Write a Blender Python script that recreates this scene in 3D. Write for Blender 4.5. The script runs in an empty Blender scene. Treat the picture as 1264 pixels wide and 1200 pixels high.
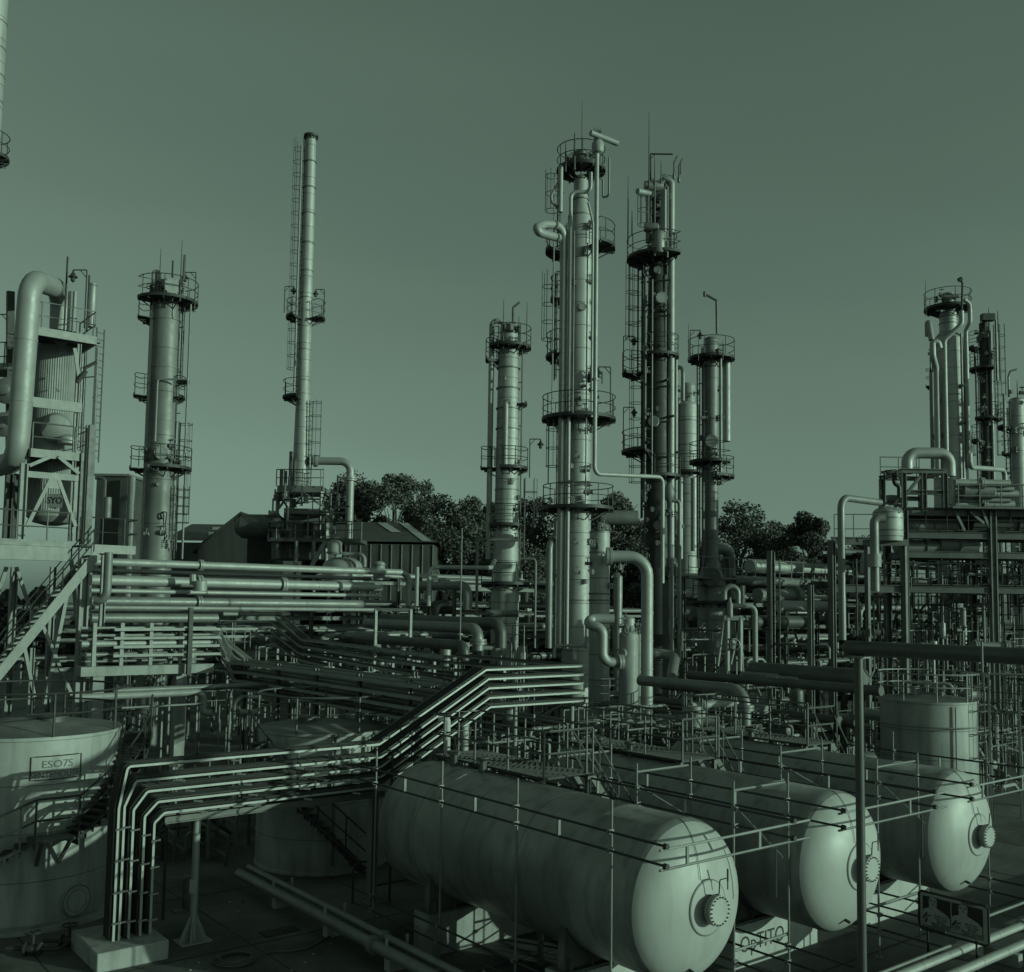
import bpy, bmesh, math, random
from mathutils import Vector as V, Matrix
R = math.radians
rnd = random.Random(7)
SC = bpy.context.scene
COL = SC.collection
# ------------------------------------------------------------ camera frame
F, CX, CY = 1240.0, 632.0, 650.0
yaw, pitch, roll = R(38.6), R(4.4), 0.014
fh = V((math.sin(yaw), math.cos(yaw), 0)); rh = V((math.cos(yaw), -math.sin(yaw), 0)); ZU = V((0, 0, 1))
cw = fh * math.cos(pitch) + ZU * math.sin(pitch)
u0 = ZU * math.cos(pitch) - fh * math.sin(pitch)
cr = rh * math.cos(roll) + u0 * math.sin(roll)
cu = u0 * math.cos(roll) - rh * math.sin(roll)
CAM = V((0, 0, 8.0))
def ray(px, py): return cw + cr * ((px - CX) / F) - cu * ((py - CY) / F)
def W(px, py, D): return CAM + ray(px, py) * D
def onX(px, py, x): v = ray(px, py); return CAM + v * (x / v.x)
def onY(px, py, y): v = ray(px, py); return CAM + v * (y / v.y)
def onZ(px, py, z): v = ray(px, py); return CAM + v * ((z - 8.0) / v.z)
def proj(p):
    q = V(p) - CAM; d = q.dot(cw); return CX + F * q.dot(cr) / d, CY - F * q.dot(cu) / d, d
def zat(x, y, py):
    q = V((x, y, -8.0)); k = (py - CY)
    return (-F * q.dot(cu) - k * q.dot(cw)) / (k * cw.z + F * cu.z)
def along(p, d, px=None, py=None):          # walk from p along direction d until the given picture column or row
    q = p - CAM
    if px is not None:
        k = px - CX; t = (F * q.dot(cr) - k * q.dot(cw)) / (k * d.dot(cw) - F * d.dot(cr))
    else:
        k = py - CY; t = (-F * q.dot(cu) - k * q.dot(cw)) / (k * d.dot(cw) + F * d.dot(cu))
    return p + d * t
AX = {'X': V((1, 0, 0)), 'Y': V((0, 1, 0)), 'Z': V((0, 0, 1)), 'R': rh}
def route(start, moves):
    p = start if isinstance(start, V) else W(*start)
    out = [p]
    for m in moves:
        k = m[0]
        if k == 'Z': p = along(p, AX['Z'], py=m[1])
        elif k in 'XYR': p = along(p, AX[k], px=m[1])
        elif k == 'P': p = W(m[1], m[2], m[3])
        elif k == 'z': p = V((p.x, p.y, m[1]))
        elif k == 'd': p = p + V(m[1:4])
        out.append(p)
    return out
# ------------------------------------------------------------ materials
MAT = {}
def mat(name, col, rough=.6, metal=0.0, var=.25, scale=1.5, streak=0.0, bump=0.0, seam=0.0, spec=.5, wave=0.0, patch=0.0):
    m = bpy.data.materials.new(name); m.use_nodes = True
    nt = m.node_tree; N = nt.nodes; L = nt.links; b = N['Principled BSDF']
    tc = N.new('ShaderNodeTexCoord'); geo = N.new('ShaderNodeNewGeometry')
    def noise(vec, sc, det=5):
        n = N.new('ShaderNodeTexNoise'); n.inputs['Scale'].default_value = sc; n.inputs['Detail'].default_value = det
        L.new(vec, n.inputs['Vector']); return n.outputs['Fac']
    def math_(op, a, bb, c=None):
        n = N.new('ShaderNodeMath'); n.operation = op
        for i, v in enumerate((a, bb, c)):
            if v is None: continue
            if isinstance(v, (int, float)): n.inputs[i].default_value = v
            else: L.new(v, n.inputs[i])
        return n.outputs[0]
    P = geo.outputs['Position']
    f = math_('MULTIPLY_ADD', math_('SUBTRACT', noise(P, scale), .5), 2 * var * 1.6, 1.0)
    f2 = math_('MULTIPLY_ADD', math_('SUBTRACT', noise(P, scale * 9, 3), .5), var * 1.2, 1.0)
    f = math_('MULTIPLY', f, f2)
    if streak:
        mp = N.new('ShaderNodeMapping'); mp.inputs['Scale'].default_value = (2.6, 2.6, .3); L.new(P, mp.inputs['Vector'])
        s = noise(mp.outputs[0], 1.2, 4)
        mr = N.new('ShaderNodeMapRange'); L.new(s, mr.inputs[0]); mr.inputs[1].default_value = .48; mr.inputs[2].default_value = .68
        mr.inputs[3].default_value = 1.0; mr.inputs[4].default_value = 1.0 - streak
        f = math_('MULTIPLY', f, mr.outputs[0])
    if patch:
        s = noise(P, scale * .45, 6)
        mr = N.new('ShaderNodeMapRange'); L.new(s, mr.inputs[0]); mr.inputs[1].default_value = .5; mr.inputs[2].default_value = .62
        mr.inputs[3].default_value = 1.0; mr.inputs[4].default_value = 1.0 - patch
        f = math_('MULTIPLY', f, mr.outputs[0])
    if seam:
        sp = N.new('ShaderNodeSeparateXYZ'); L.new(P, sp.inputs[0])
        fr = math_('FRACT', math_('DIVIDE', sp.outputs[2], seam), 0)
        lt = math_('LESS_THAN', fr, .045 / seam)
        f = math_('MULTIPLY', f, math_('MULTIPLY_ADD', lt, -.55, 1.0))
    mix = N.new('ShaderNodeMix'); mix.data_type = 'RGBA'; mix.blend_type = 'MULTIPLY'; mix.inputs[0].default_value = 1
    mix.inputs[6].default_value = (col[0], col[1], col[2], 1) if isinstance(col, tuple) else (col, col, col, 1)
    L.new(f, mix.inputs[7]); L.new(mix.outputs[2], b.inputs['Base Color'])
    r = math_('MULTIPLY_ADD', noise(P, scale * 3), .3, rough - .15); L.new(r, b.inputs['Roughness'])
    b.inputs['Metallic'].default_value = metal; b.inputs['Specular IOR Level'].default_value = spec
    if bump:
        bp = N.new('ShaderNodeBump'); bp.inputs['Strength'].default_value = bump; bp.inputs['Distance'].default_value = .02
        L.new(noise(P, scale * 6), bp.inputs['Height']); L.new(bp.outputs[0], b.inputs['Normal'])
    MAT[name] = m; return m
mat('cladding', .36, .58, .25, .12, 1.2, streak=.2, seam=1.15)
mat('cladding_pipe', .32, .55, .3, .14, 1.6, bump=.1)
mat('cladding_dull', .27, .55, .35, .22, 1.1, streak=.3, seam=1.3)
mat('dark_shell', .04, .6, .2, .3, .9, streak=.3, patch=.2, seam=1.6)
mat('grey_shell', .2, .55, .2, .2, .7, streak=.25, patch=.25, seam=2.4)
mat('steel', .19, .55, .3, .25, 2.0)
mat('light_steel', .27, .6, .1, .15, 2.0, streak=.15)
mat('dark_steel', .045, .6, .3, .3, 2.0)
mat('mid_steel', .115, .55, .3, .3, 2.0)
mat('dark_pipe', .085, .5, .2, .3, 1.3)
mat('mid_pipe', .2, .5, .3, .25, 1.3)
mat('tank_paint', .33, .5, 0, .14, .9, streak=.3, patch=.22)
mat('dirty_tank', .2, .55, 0, .18, .9, streak=.4, patch=.2)
mat('tank_roof', .16, .65, 0, .3, 1.6, patch=.3)
mat('bullet_paint_shaded', .25, .45, 0, .16, .7, streak=.35, patch=.3, bump=.15)  # tank paint with the shell's shade put into its colour, plus weather streaks
mat('bullet_paint_lit', .39, .48, 0, .07, .8, streak=.14, patch=.06)  # same tank paint, lightened to carry the sunlight on the heads
mat('concrete', .3, .9, 0, .2, 1.6, streak=.3, bump=.4, patch=.2)
mat('ground_concrete', .105, .8, 0, .5, .5, bump=.6, patch=.6)
mat('cable_black', .025, .6, 0, .4, 3)
mat('galvanised', .33, .5, .3, .12, 3)
mat('leaf', (.11, .11, .10), .6, 0, .5, .35, spec=.3)
mat('leaf_dark', (.075, .075, .07), .6, 0, .5, .35, spec=.3)
mat('bark', .09, .9, 0, .3, 2)
mat('roof_sheet', .06, .6, .1, .2, .5, streak=.2)
mat('roof_light', .4, .5, .1, .2, .5)
mat('wall_sheet', .07, .7, .1, .3, .6, streak=.3)
mat('sign_black', .012, .5, 0, .1)
mat('sign_grey', .28, .55, 0, .12, 6)
mat('faded_ink', .13, .7, 0, .3, 3)
mat('ink', .03, .8, 0, .2, 6)
mat('white_paint', .4, .6, 0, .12, 1.5, streak=.2)
mat('joint', .035, .9, 0, .3)
mat('stain', .08, .8, 0, .3, 2)
# ------------------------------------------------------------ mesh builder
class MB:
    def __init__(s): s.v = []; s.f = []
    def add(s, vs, fs):
        o = len(s.v); s.v += [V(a) for a in vs]; s.f += [tuple(i + o for i in f) for f in fs]; return s
    def frame(s, d):
        d = d.normalized(); a = V((0, 0, 1)) if abs(d.z) < .95 else V((1, 0, 0))
        x = d.cross(a).normalized(); return x, x.cross(d).normalized()
    def box(s, c, sx, sy, sz, ax=None, ay=None):       # c centre, full sizes
        ax = ax or V((1, 0, 0)); ay = ay or V((0, 1, 0)); az = ax.cross(ay).normalized(); c = V(c)
        vs = [c + ax * (i * sx / 2) + ay * (j * sy / 2) + az * (k * sz / 2) for k in (-1, 1) for j in (-1, 1) for i in (-1, 1)]
        return s.add(vs, [(0, 2, 3, 1), (4, 5, 7, 6), (0, 1, 5, 4), (2, 6, 7, 3), (0, 4, 6, 2), (1, 3, 7, 5)])
    def beam(s, a, b, w, h=None):
        a = V(a); b = V(b); h = h or w; d = b - a; x, y = s.frame(d)
        vs = [p + x * (i * w / 2) + y * (j * h / 2) for p in (a, b) for i, j in ((-1, -1), (1, -1), (1, 1), (-1, 1))]
        return s.add(vs, [(0, 1, 2, 3), (7, 6, 5, 4), (0, 4, 5, 1), (1, 5, 6, 2), (2, 6, 7, 3), (3, 7, 4, 0)])
    def ibeam(s, a, b, w, h):                         # I section: web and two flanges
        a = V(a); b = V(b); x, y = s.frame(b - a); t = max(.012, w * .09)
        s.beam(a + y * (h / 2 - t), b + y * (h / 2 - t), w, 2 * t); s.beam(a - y * (h / 2 - t), b - y * (h / 2 - t), w, 2 * t)
        return s.beam(a, b, t, h - 4 * t - .004)
    def sweep(s, pts, r, n=8, cap=True, closed=False):
        pts = [V(p) for p in pts]; m = len(pts)
        x = None; rings = []
        for i, p in enumerate(pts):
            if closed: d = pts[(i + 1) % m] - pts[i - 1]
            else: d = (pts[min(i + 1, m - 1)] - pts[max(i - 1, 0)])
            if d.length < 1e-9: d = V((0, 0, 1))
            d.normalize()
            if x is None: x, _ = s.frame(d)
            x = (x - d * x.dot(d))
            if x.length < 1e-6: x, _ = s.frame(d)
            x.normalize(); y = d.cross(x)
            rr = r[i] if isinstance(r, (list, tuple)) else r
            k = 1.0
            if 0 < i < m - 1 and not closed:
                a = (pts[i] - pts[i - 1]).normalized().dot((pts[i + 1] - pts[i]).normalized()); k = 1 / max(.5, math.sqrt(max(.01, (1 + a) / 2)))
            rings.append([p + (x * math.cos(t) + y * math.sin(t)) * rr for t in (2 * math.pi * j / n for j in range(n))])
        vs = [v for q in rings for v in q]; fs = []
        for i in range(m if closed else m - 1):
            a = i * n; b = ((i + 1) % m) * n
            fs += [(a + j, a + (j + 1) % n, b + (j + 1) % n, b + j) for j in range(n)]
        if cap and not closed: fs += [tuple(range(n))[::-1], tuple((m - 1) * n + j for j in range(n))]
        return s.add(vs, fs)
    def tube(s, a, b, r, n=8): return s.sweep([a, b], r, n)
    def path(s, pts, r, n=10, bend=None):
        return s.sweep(fillet(pts, bend if bend is not None else r * 3), r, n)
    def lathe(s, prof, c, n=24, axis=None, ref=None):  # prof = [(radius, distance along axis)]
        c = V(c); axis = (axis or V((0, 0, 1))).normalized(); x, y = s.frame(axis)
        vs = []; fs = []
        for r, h in prof:
            for j in range(n):
                t = 2 * math.pi * j / n; vs.append(c + axis * h + (x * math.cos(t) + y * math.sin(t)) * max(r, 1e-4))
        for i in range(len(prof) - 1):
            fs += [(i * n + j, i * n + (j + 1) % n, (i + 1) * n + (j + 1) % n, (i + 1) * n + j) for j in range(n)]
        fs += [tuple(range(n))[::-1], tuple((len(prof) - 1) * n + j for j in range(n))]
        return s.add(vs, fs)
    def ring(s, c, R_, r, n=28, m=5, a0=0, a1=360, bx=None, by=None):
        bx = bx or V((1, 0, 0)); by = by or V((0, 1, 0)); c = V(c)
        full = abs(a1 - a0) >= 359
        k = max(4, int(n * abs(a1 - a0) / 360)); ts = [R(a0 + (a1 - a0) * i / k) for i in range(k if full else k + 1)]
        return s.sweep([c + (bx * math.cos(t) + by * math.sin(t)) * R_ for t in ts], r, m, closed=full)
    def build(s, name, m, parent=None, sharp=35, label=None):
        me = bpy.data.meshes.new(name)
        if parent is not None: o0 = ORG[parent.name]
        else:
            xs = [v.x for v in s.v]; ys = [v.y for v in s.v]; zs = [v.z for v in s.v]
            o0 = V(((min(xs) + max(xs)) / 2, (min(ys) + max(ys)) / 2, min(zs)))
        me.from_pydata([v - o0 for v in s.v], [], s.f); me.update()
        me.materials.append(MAT[m]); me.shade_smooth()
        try: me.set_sharp_from_angle(angle=R(sharp))
        except Exception: pass
        bm = bmesh.new(); bm.from_mesh(me); bmesh.ops.recalc_face_normals(bm, faces=bm.faces); bm.to_mesh(me); bm.free()
        o = bpy.data.objects.new(name, me); COL.objects.link(o)
        if parent is not None: o.parent = parent
        else: o.location = o0
        ORG[o.name] = o0
        if label: o['label'] = label
        return o
ORG = {}
def fillet(pts, bend):
    pts = [V(p) for p in pts]
    if len(pts) < 3 or bend <= 0: return pts
    out = [pts[0]]
    for i in range(1, len(pts) - 1):
        a, b, c = pts[i - 1], pts[i], pts[i + 1]; d1 = a - b; d2 = c - b; l1, l2 = d1.length, d2.length
        if l1 < 1e-5 or l2 < 1e-5: continue
        d1 /= l1; d2 /= l2; ang = d1.angle(d2)
        if ang > 3.05: out.append(b); continue
        t = min(bend / max(math.tan(ang / 2), .05), l1 * .48, l2 * .48)
        p1 = b + d1 * t; p2 = b + d2 * t; k = 6
        rr = t * math.tan(ang / 2); cen = b + (d1 + d2).normalized() * (rr / max(math.sin(ang / 2), 1e-3))
        v1 = p1 - cen; v2 = p2 - cen; th = v1.angle(v2)
        for j in range(k + 1):
            s_ = j / k; out.append(cen + (v1 * math.sin((1 - s_) * th) + v2 * math.sin(s_ * th)) / max(math.sin(th), 1e-4))
    out.append(pts[-1]); return out
def tag(o, label=None, cat=None, group=None, kind=None):
    if label: o['label'] = label
    if cat: o['category'] = cat
    if group: o['group'] = group
    if kind: o['kind'] = kind
    return o
def thing(name, label, cat, loc, group=None):
    o = bpy.data.objects.new(name, None); COL.objects.link(o); o.location = loc; o.empty_display_size = .3
    ORG[o.name] = V(loc); return tag(o, label, cat, group)
def pipe(label, start, moves, r, m='cladding_pipe', bend=None, n=12, flange=(), group=None, name='process_pipe', bands=0, parent=None, part='pipe'):
    pts = route(start, moves); b = MB(); fp = fillet(pts, bend if bend is not None else r * 3.2); b.sweep(fp, r, n)
    if bands:
        for a, c in zip(pts, pts[1:]):
            L = (c - a).length; k = int(L / bands); d = (c - a).normalized() if L > 0 else ZU
            for i in range(1, k):
                p = a + d * (i * L / k)
                if min((p - q).length for q in pts[1:-1]) > r * 4 if len(pts) > 2 else True: b.tube(p - d * .03, p + d * .03, r * 1.05, n)
    for fl in flange:
        a = pts[fl[0]]; c = pts[fl[0] + 1]; d = (c - a).normalized(); p = a + (c - a) * fl[1]
        b.tube(p - d * r * .5, p - d * r * .06, r * 1.55, n); b.tube(p + d * r * .06, p + d * r * .5, r * 1.55, n)
    if parent is not None: return b.build(part, m, parent)
    return tag(b.build(name, m), label, 'pipe', group)
# ------------------------------------------------------------ things on towers
def toward(x, y):
    c = V((-x, -y, 0)).normalized(); return c, rh
def railing(pts, closed=False, h=1.1, r=.025, step=1.3, mid=(.55,)):
    b = MB(); pts = [V(p) for p in pts]; seq = pts + ([pts[0]] if closed else [])
    b.sweep([p + ZU * h for p in pts], r, 5, closed=closed)
    for m_ in mid: b.sweep([p + ZU * m_ for p in pts], r * .85, 5, closed=closed)
    acc = step
    for i, (a, c) in enumerate(zip(seq, seq[1:])):
        L = (c - a).length; t = 0
        while True:
            need = step - acc
            if t + need > L: acc += L - t; break
            t += need; acc = 0; p = a + (c - a) * (t / L); b.tube(p, p + ZU * h, r, 5)
    if not closed: b.tube(pts[-1], pts[-1] + ZU * h, r, 5)
    return b
def platform(T, x, y, z, r0, r1, a0=-180, a1=180, m='dark_steel', rail=True, label=None):
    bx, by = toward(x, y); by = (by - bx * by.dot(bx)).normalized(); c = V((x, y, z)); full = a1 - a0 >= 359
    k = max(3, int((a1 - a0) / 15)); ts = [R(a0 + (a1 - a0) * i / k) for i in range(k + 1)]
    pt = lambda t, r, dz=0: c + (bx * math.cos(t) + by * math.sin(t)) * r + ZU * dz
    b = MB(); vs = []; fs = []
    for t in ts: vs += [pt(t, r0), pt(t, r1), pt(t, r1, .16), pt(t, r1 - .012, .16), pt(t, r1 - .012, .05), pt(t, r0, .05)]
    for i in range(k):
        for j in range(6): fs.append((i * 6 + j, i * 6 + (j + 1) % 6, (i + 1) * 6 + (j + 1) % 6, (i + 1) * 6 + j))
    if not full: fs += [tuple(range(6)), tuple(k * 6 + j for j in range(6))[::-1]]
    b.add(vs, fs)
    for i in range(0, k + (0 if full else 1), 2):
        t = ts[i]; b.beam(pt(t, r0 - .02, -.06), pt(t, r1 - .03, -.06), .06, .1); b.beam(pt(t, r0, -.1 - (r1 - r0) * .38), pt(t, r0 + (r1 - r0) * .7, -.1), .04, .05)
    P = b.build('platform', m, T, label=label)
    if rail:
        arc = [pt(t, r1 - .03, .1) for t in ts]
        if full: rb = railing(arc[:-1], True)
        else: rb = railing([pt(ts[0], r0 + .1, .1)] + arc + [pt(ts[-1], r0 + .1, .1)])
        rb.build('railing', m, P)
    return P
def ladder(T, x, y, ang, r, z0, z1, cage=True, m='dark_steel'):
    bx, by = toward(x, y); a = R(ang); d = bx * math.cos(a) + by * math.sin(a); t = V((-d.y, d.x, 0)).normalized(); c = V((x, y, 0)) + d * r
    b = MB(); z0, z1 = min(z0, z1), max(z0, z1)
    for s in (-.22, .22): b.beam(c + t * s + ZU * z0, c + t * s + ZU * z1, .05, .05)
    k = int((z1 - z0) / .32)
    for i in range(k): b.tube(c - t * .22 + ZU * (z0 + .2 + i * .32), c + t * .22 + ZU * (z0 + .2 + i * .32), .014, 4)
    for i in range(int((z1 - z0) / 2.5) + 1): b.beam(c + ZU * (z0 + .5 + i * 2.5), c - d * .25 + ZU * (z0 + .5 + i * 2.5), .05, .05)
    L = b.build('ladder', m, T)
    if cage and z1 - z0 > 2.5:
        g = MB(); cc = c + d * .35
        for i in range(int((z1 - z0 - 2) / .9) + 1):
            g.ring(cc + ZU * (z0 + 2 + i * .9), .36, .018, 12, 4)
        for q in (-60, 0, 60): e = cc + (d * math.cos(R(q)) + t * math.sin(R(q))) * .36; g.beam(e + ZU * (z0 + 2), e + ZU * z1, .03, .015)
        g.build('cage', m, L)
    return L
def lamp_part(T, base, h=2.2, side=1, m='dark_steel'):
    b = MB(); base = V(base); s = rh * side
    b.path([base, base + ZU * h, base + ZU * h + s * .6], .028, 6, bend=.05); b.tube(base + ZU * (h - .35), base + ZU * h + s * .3, .02, 5)
    e = base + ZU * h + s * .6; b.lathe([(.03, 0), (.05, -.12), (.09, -.16), (.1, -.22), (.2, -.3), (.19, -.34), (.1, -.36), (.09, -.5), (.02, -.56)], e, 10)
    return b.build('area_lamp', m, T)
def bolted_disc(T, c, d, r, depth, m, name='manhole', n=20):
    b = MB(); d = d.normalized(); b.lathe([(r * .8, -depth), (r * .8, -.1), (r, -.1), (r, -.055), (r * .98, -.05), (r, -.045), (r, 0)], V(c), n, d)
    x, y = b.frame(d)
    k = 16
    for i in range(k):
        t = 2 * math.pi * i / k; p = V(c) + (x * math.cos(t) + y * math.sin(t)) * r * .88; b.tube(p, p + d * .04, r * .05, 6)
    return b.build(name, m, T)
def head(r, z, up=1, k=6, q=.5):                       # 2:1 elliptical end
    return [(r * math.cos(math.pi / 2 * i / k), z + up * q * r * math.sin(math.pi / 2 * i / k)) for i in range(1, k + 1)]
def mast(T, p, h, m='dark_steel', name='mast', r=.02):
    b = MB(); b.sweep([p, p + ZU * h * .6, p + ZU * h], [r * 1.3, r, r * .5], 5); return b.build(name, m, T)
def valve(b, p, d, r, wheel=True):
    """valve body, flanges and a handwheel on builder b; d is the pipe direction"""
    d = d.normalized(); b.tube(p - d * r * 2, p - d * r * 1.6, r * 1.7, 8); b.tube(p + d * r * 1.6, p + d * r * 2, r * 1.7, 8)
    b.sweep([p - d * r * 1.6, p, p + d * r * 1.6], [r, r * 1.4, r], 8)
    if wheel:
        up = ZU if abs(d.z) < .7 else -fh
        b.tube(p, p + up * r * 4, r * .35, 6); x, y = b.frame(up); b.ring(p + up * r * 4, r * 1.8, r * .22, 12, 4, bx=x, by=y); b.tube(p + up * r * 4 - x * r * 1.8, p + up * r * 4 + x * r * 1.8, r * .15, 4)
class Tower:
    def __init__(s, name, label, cat, px, py, D, m='cladding', n=28):
        p = W(px, py, D); s.x, s.y, s.D = p.x, p.y, D; s.px = px; s.m = m; s.n = n
        s.T = thing(name, label, cat, (p.x, p.y, 0)); s.bx, s.by = toward(p.x, p.y); s.by = (s.by - s.bx * s.by.dot(s.bx)).normalized()
    def z(s, py): return zat(s.x, s.y, py)
    def shell(s, prof, name='shell', m=None, top=True):    # prof: [(py, radius px)], bottom to top; py None = ground
        P = [(r / F * s.D, 0 if py is None else s.z(py)) for py, r in prof]
        if top: P += head(P[-1][0], P[-1][1])
        s.S = MB().lathe(P, (s.x, s.y, 0), s.n).build(name, m or s.m, s.T); return s.S
    def hoops(s, pys, rpx, m='steel', name='stiffening_ring'):
        for py in pys: MB().lathe([(rpx / F * s.D * .98, -.035), (rpx / F * s.D * 1.035, -.035), (rpx / F * s.D * 1.035, .035), (rpx / F * s.D * .98, .035)], (s.x, s.y, s.z(py)), s.n).build(name, m, s.T)
    def plat(s, py, r0, r1, a0=-180, a1=180, **k): return platform(s.T, s.x, s.y, s.z(py), r0 / F * s.D, r1 / F * s.D, a0, a1, **k)
    def lad(s, ang, rpx, py0, py1, **k): return ladder(s.T, s.x, s.y, ang, rpx / F * s.D, s.z(py0), s.z(py1), **k)
    def at(s, ang, rpx, py, dz=0):
        a = R(ang); return V((s.x, s.y, s.z(py) + dz)) + (s.bx * math.cos(a) + s.by * math.sin(a)) * (rpx / F * s.D)
    def dir(s, ang): a = R(ang); return s.bx * math.cos(a) + s.by * math.sin(a)
    def riser(s, px, py0, py1, r, dD=-.8, m='cladding_pipe', extra=(), pre=None, name='riser_pipe', bands=1.5):
        st = along(W(px, (py0 + py1) / 2, s.D + dD), ZU, py=py0); return pipe(None, st, [('Z', py1)] + list(extra), r / F * s.D, m, parent=s.T, part=name, bands=bands)
    def lamp(s, ang, rpx, py, side=1, h=2.0): return lamp_part(s.T, s.at(ang, rpx, py), h, side)
    def hatch(s, ang, rpx, py, r, out=.35, m='light_steel', name='manhole'):
        d = s.dir(ang); return bolted_disc(s.T, s.at(ang, rpx, py) + d * out, d, r, out + .1, m, name)
    def knick(s, k, py0, py1, rpx, seed=1, m='mid_steel', name='valve'):
        q = random.Random(seed)
        for i in range(k):
            b = MB(); a = q.uniform(-80, 80); p = s.at(a, rpx * q.uniform(1.0, 1.25), q.uniform(py0, py1)); valve(b, p, ZU if q.random() < .6 else rh, q.uniform(.05, .09))
            b.tube(p, p - s.dir(a) * .4, .04, 6); b.build(name, m if q.random() < .6 else 'light_steel', s.T)
# ============================================================ SETTING
b = MB(); b.add([(-400, -60, 0), (700, -60, 0), (700, 700, 0), (-400, 700, 0)], [(0, 1, 2, 3)])
g = b.build('ground', 'ground_concrete'); g['kind'] = 'structure'
b = MB()
for i in range(9): b.box((2 + i * 4.2, 20, .004), .035, 50, .004)
for i in range(7): b.box((18, 9 + i * 4.5, .0085), 36, .035, .004)
o = b.build('ground_joints', 'joint'); o['kind'] = 'structure'
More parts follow.
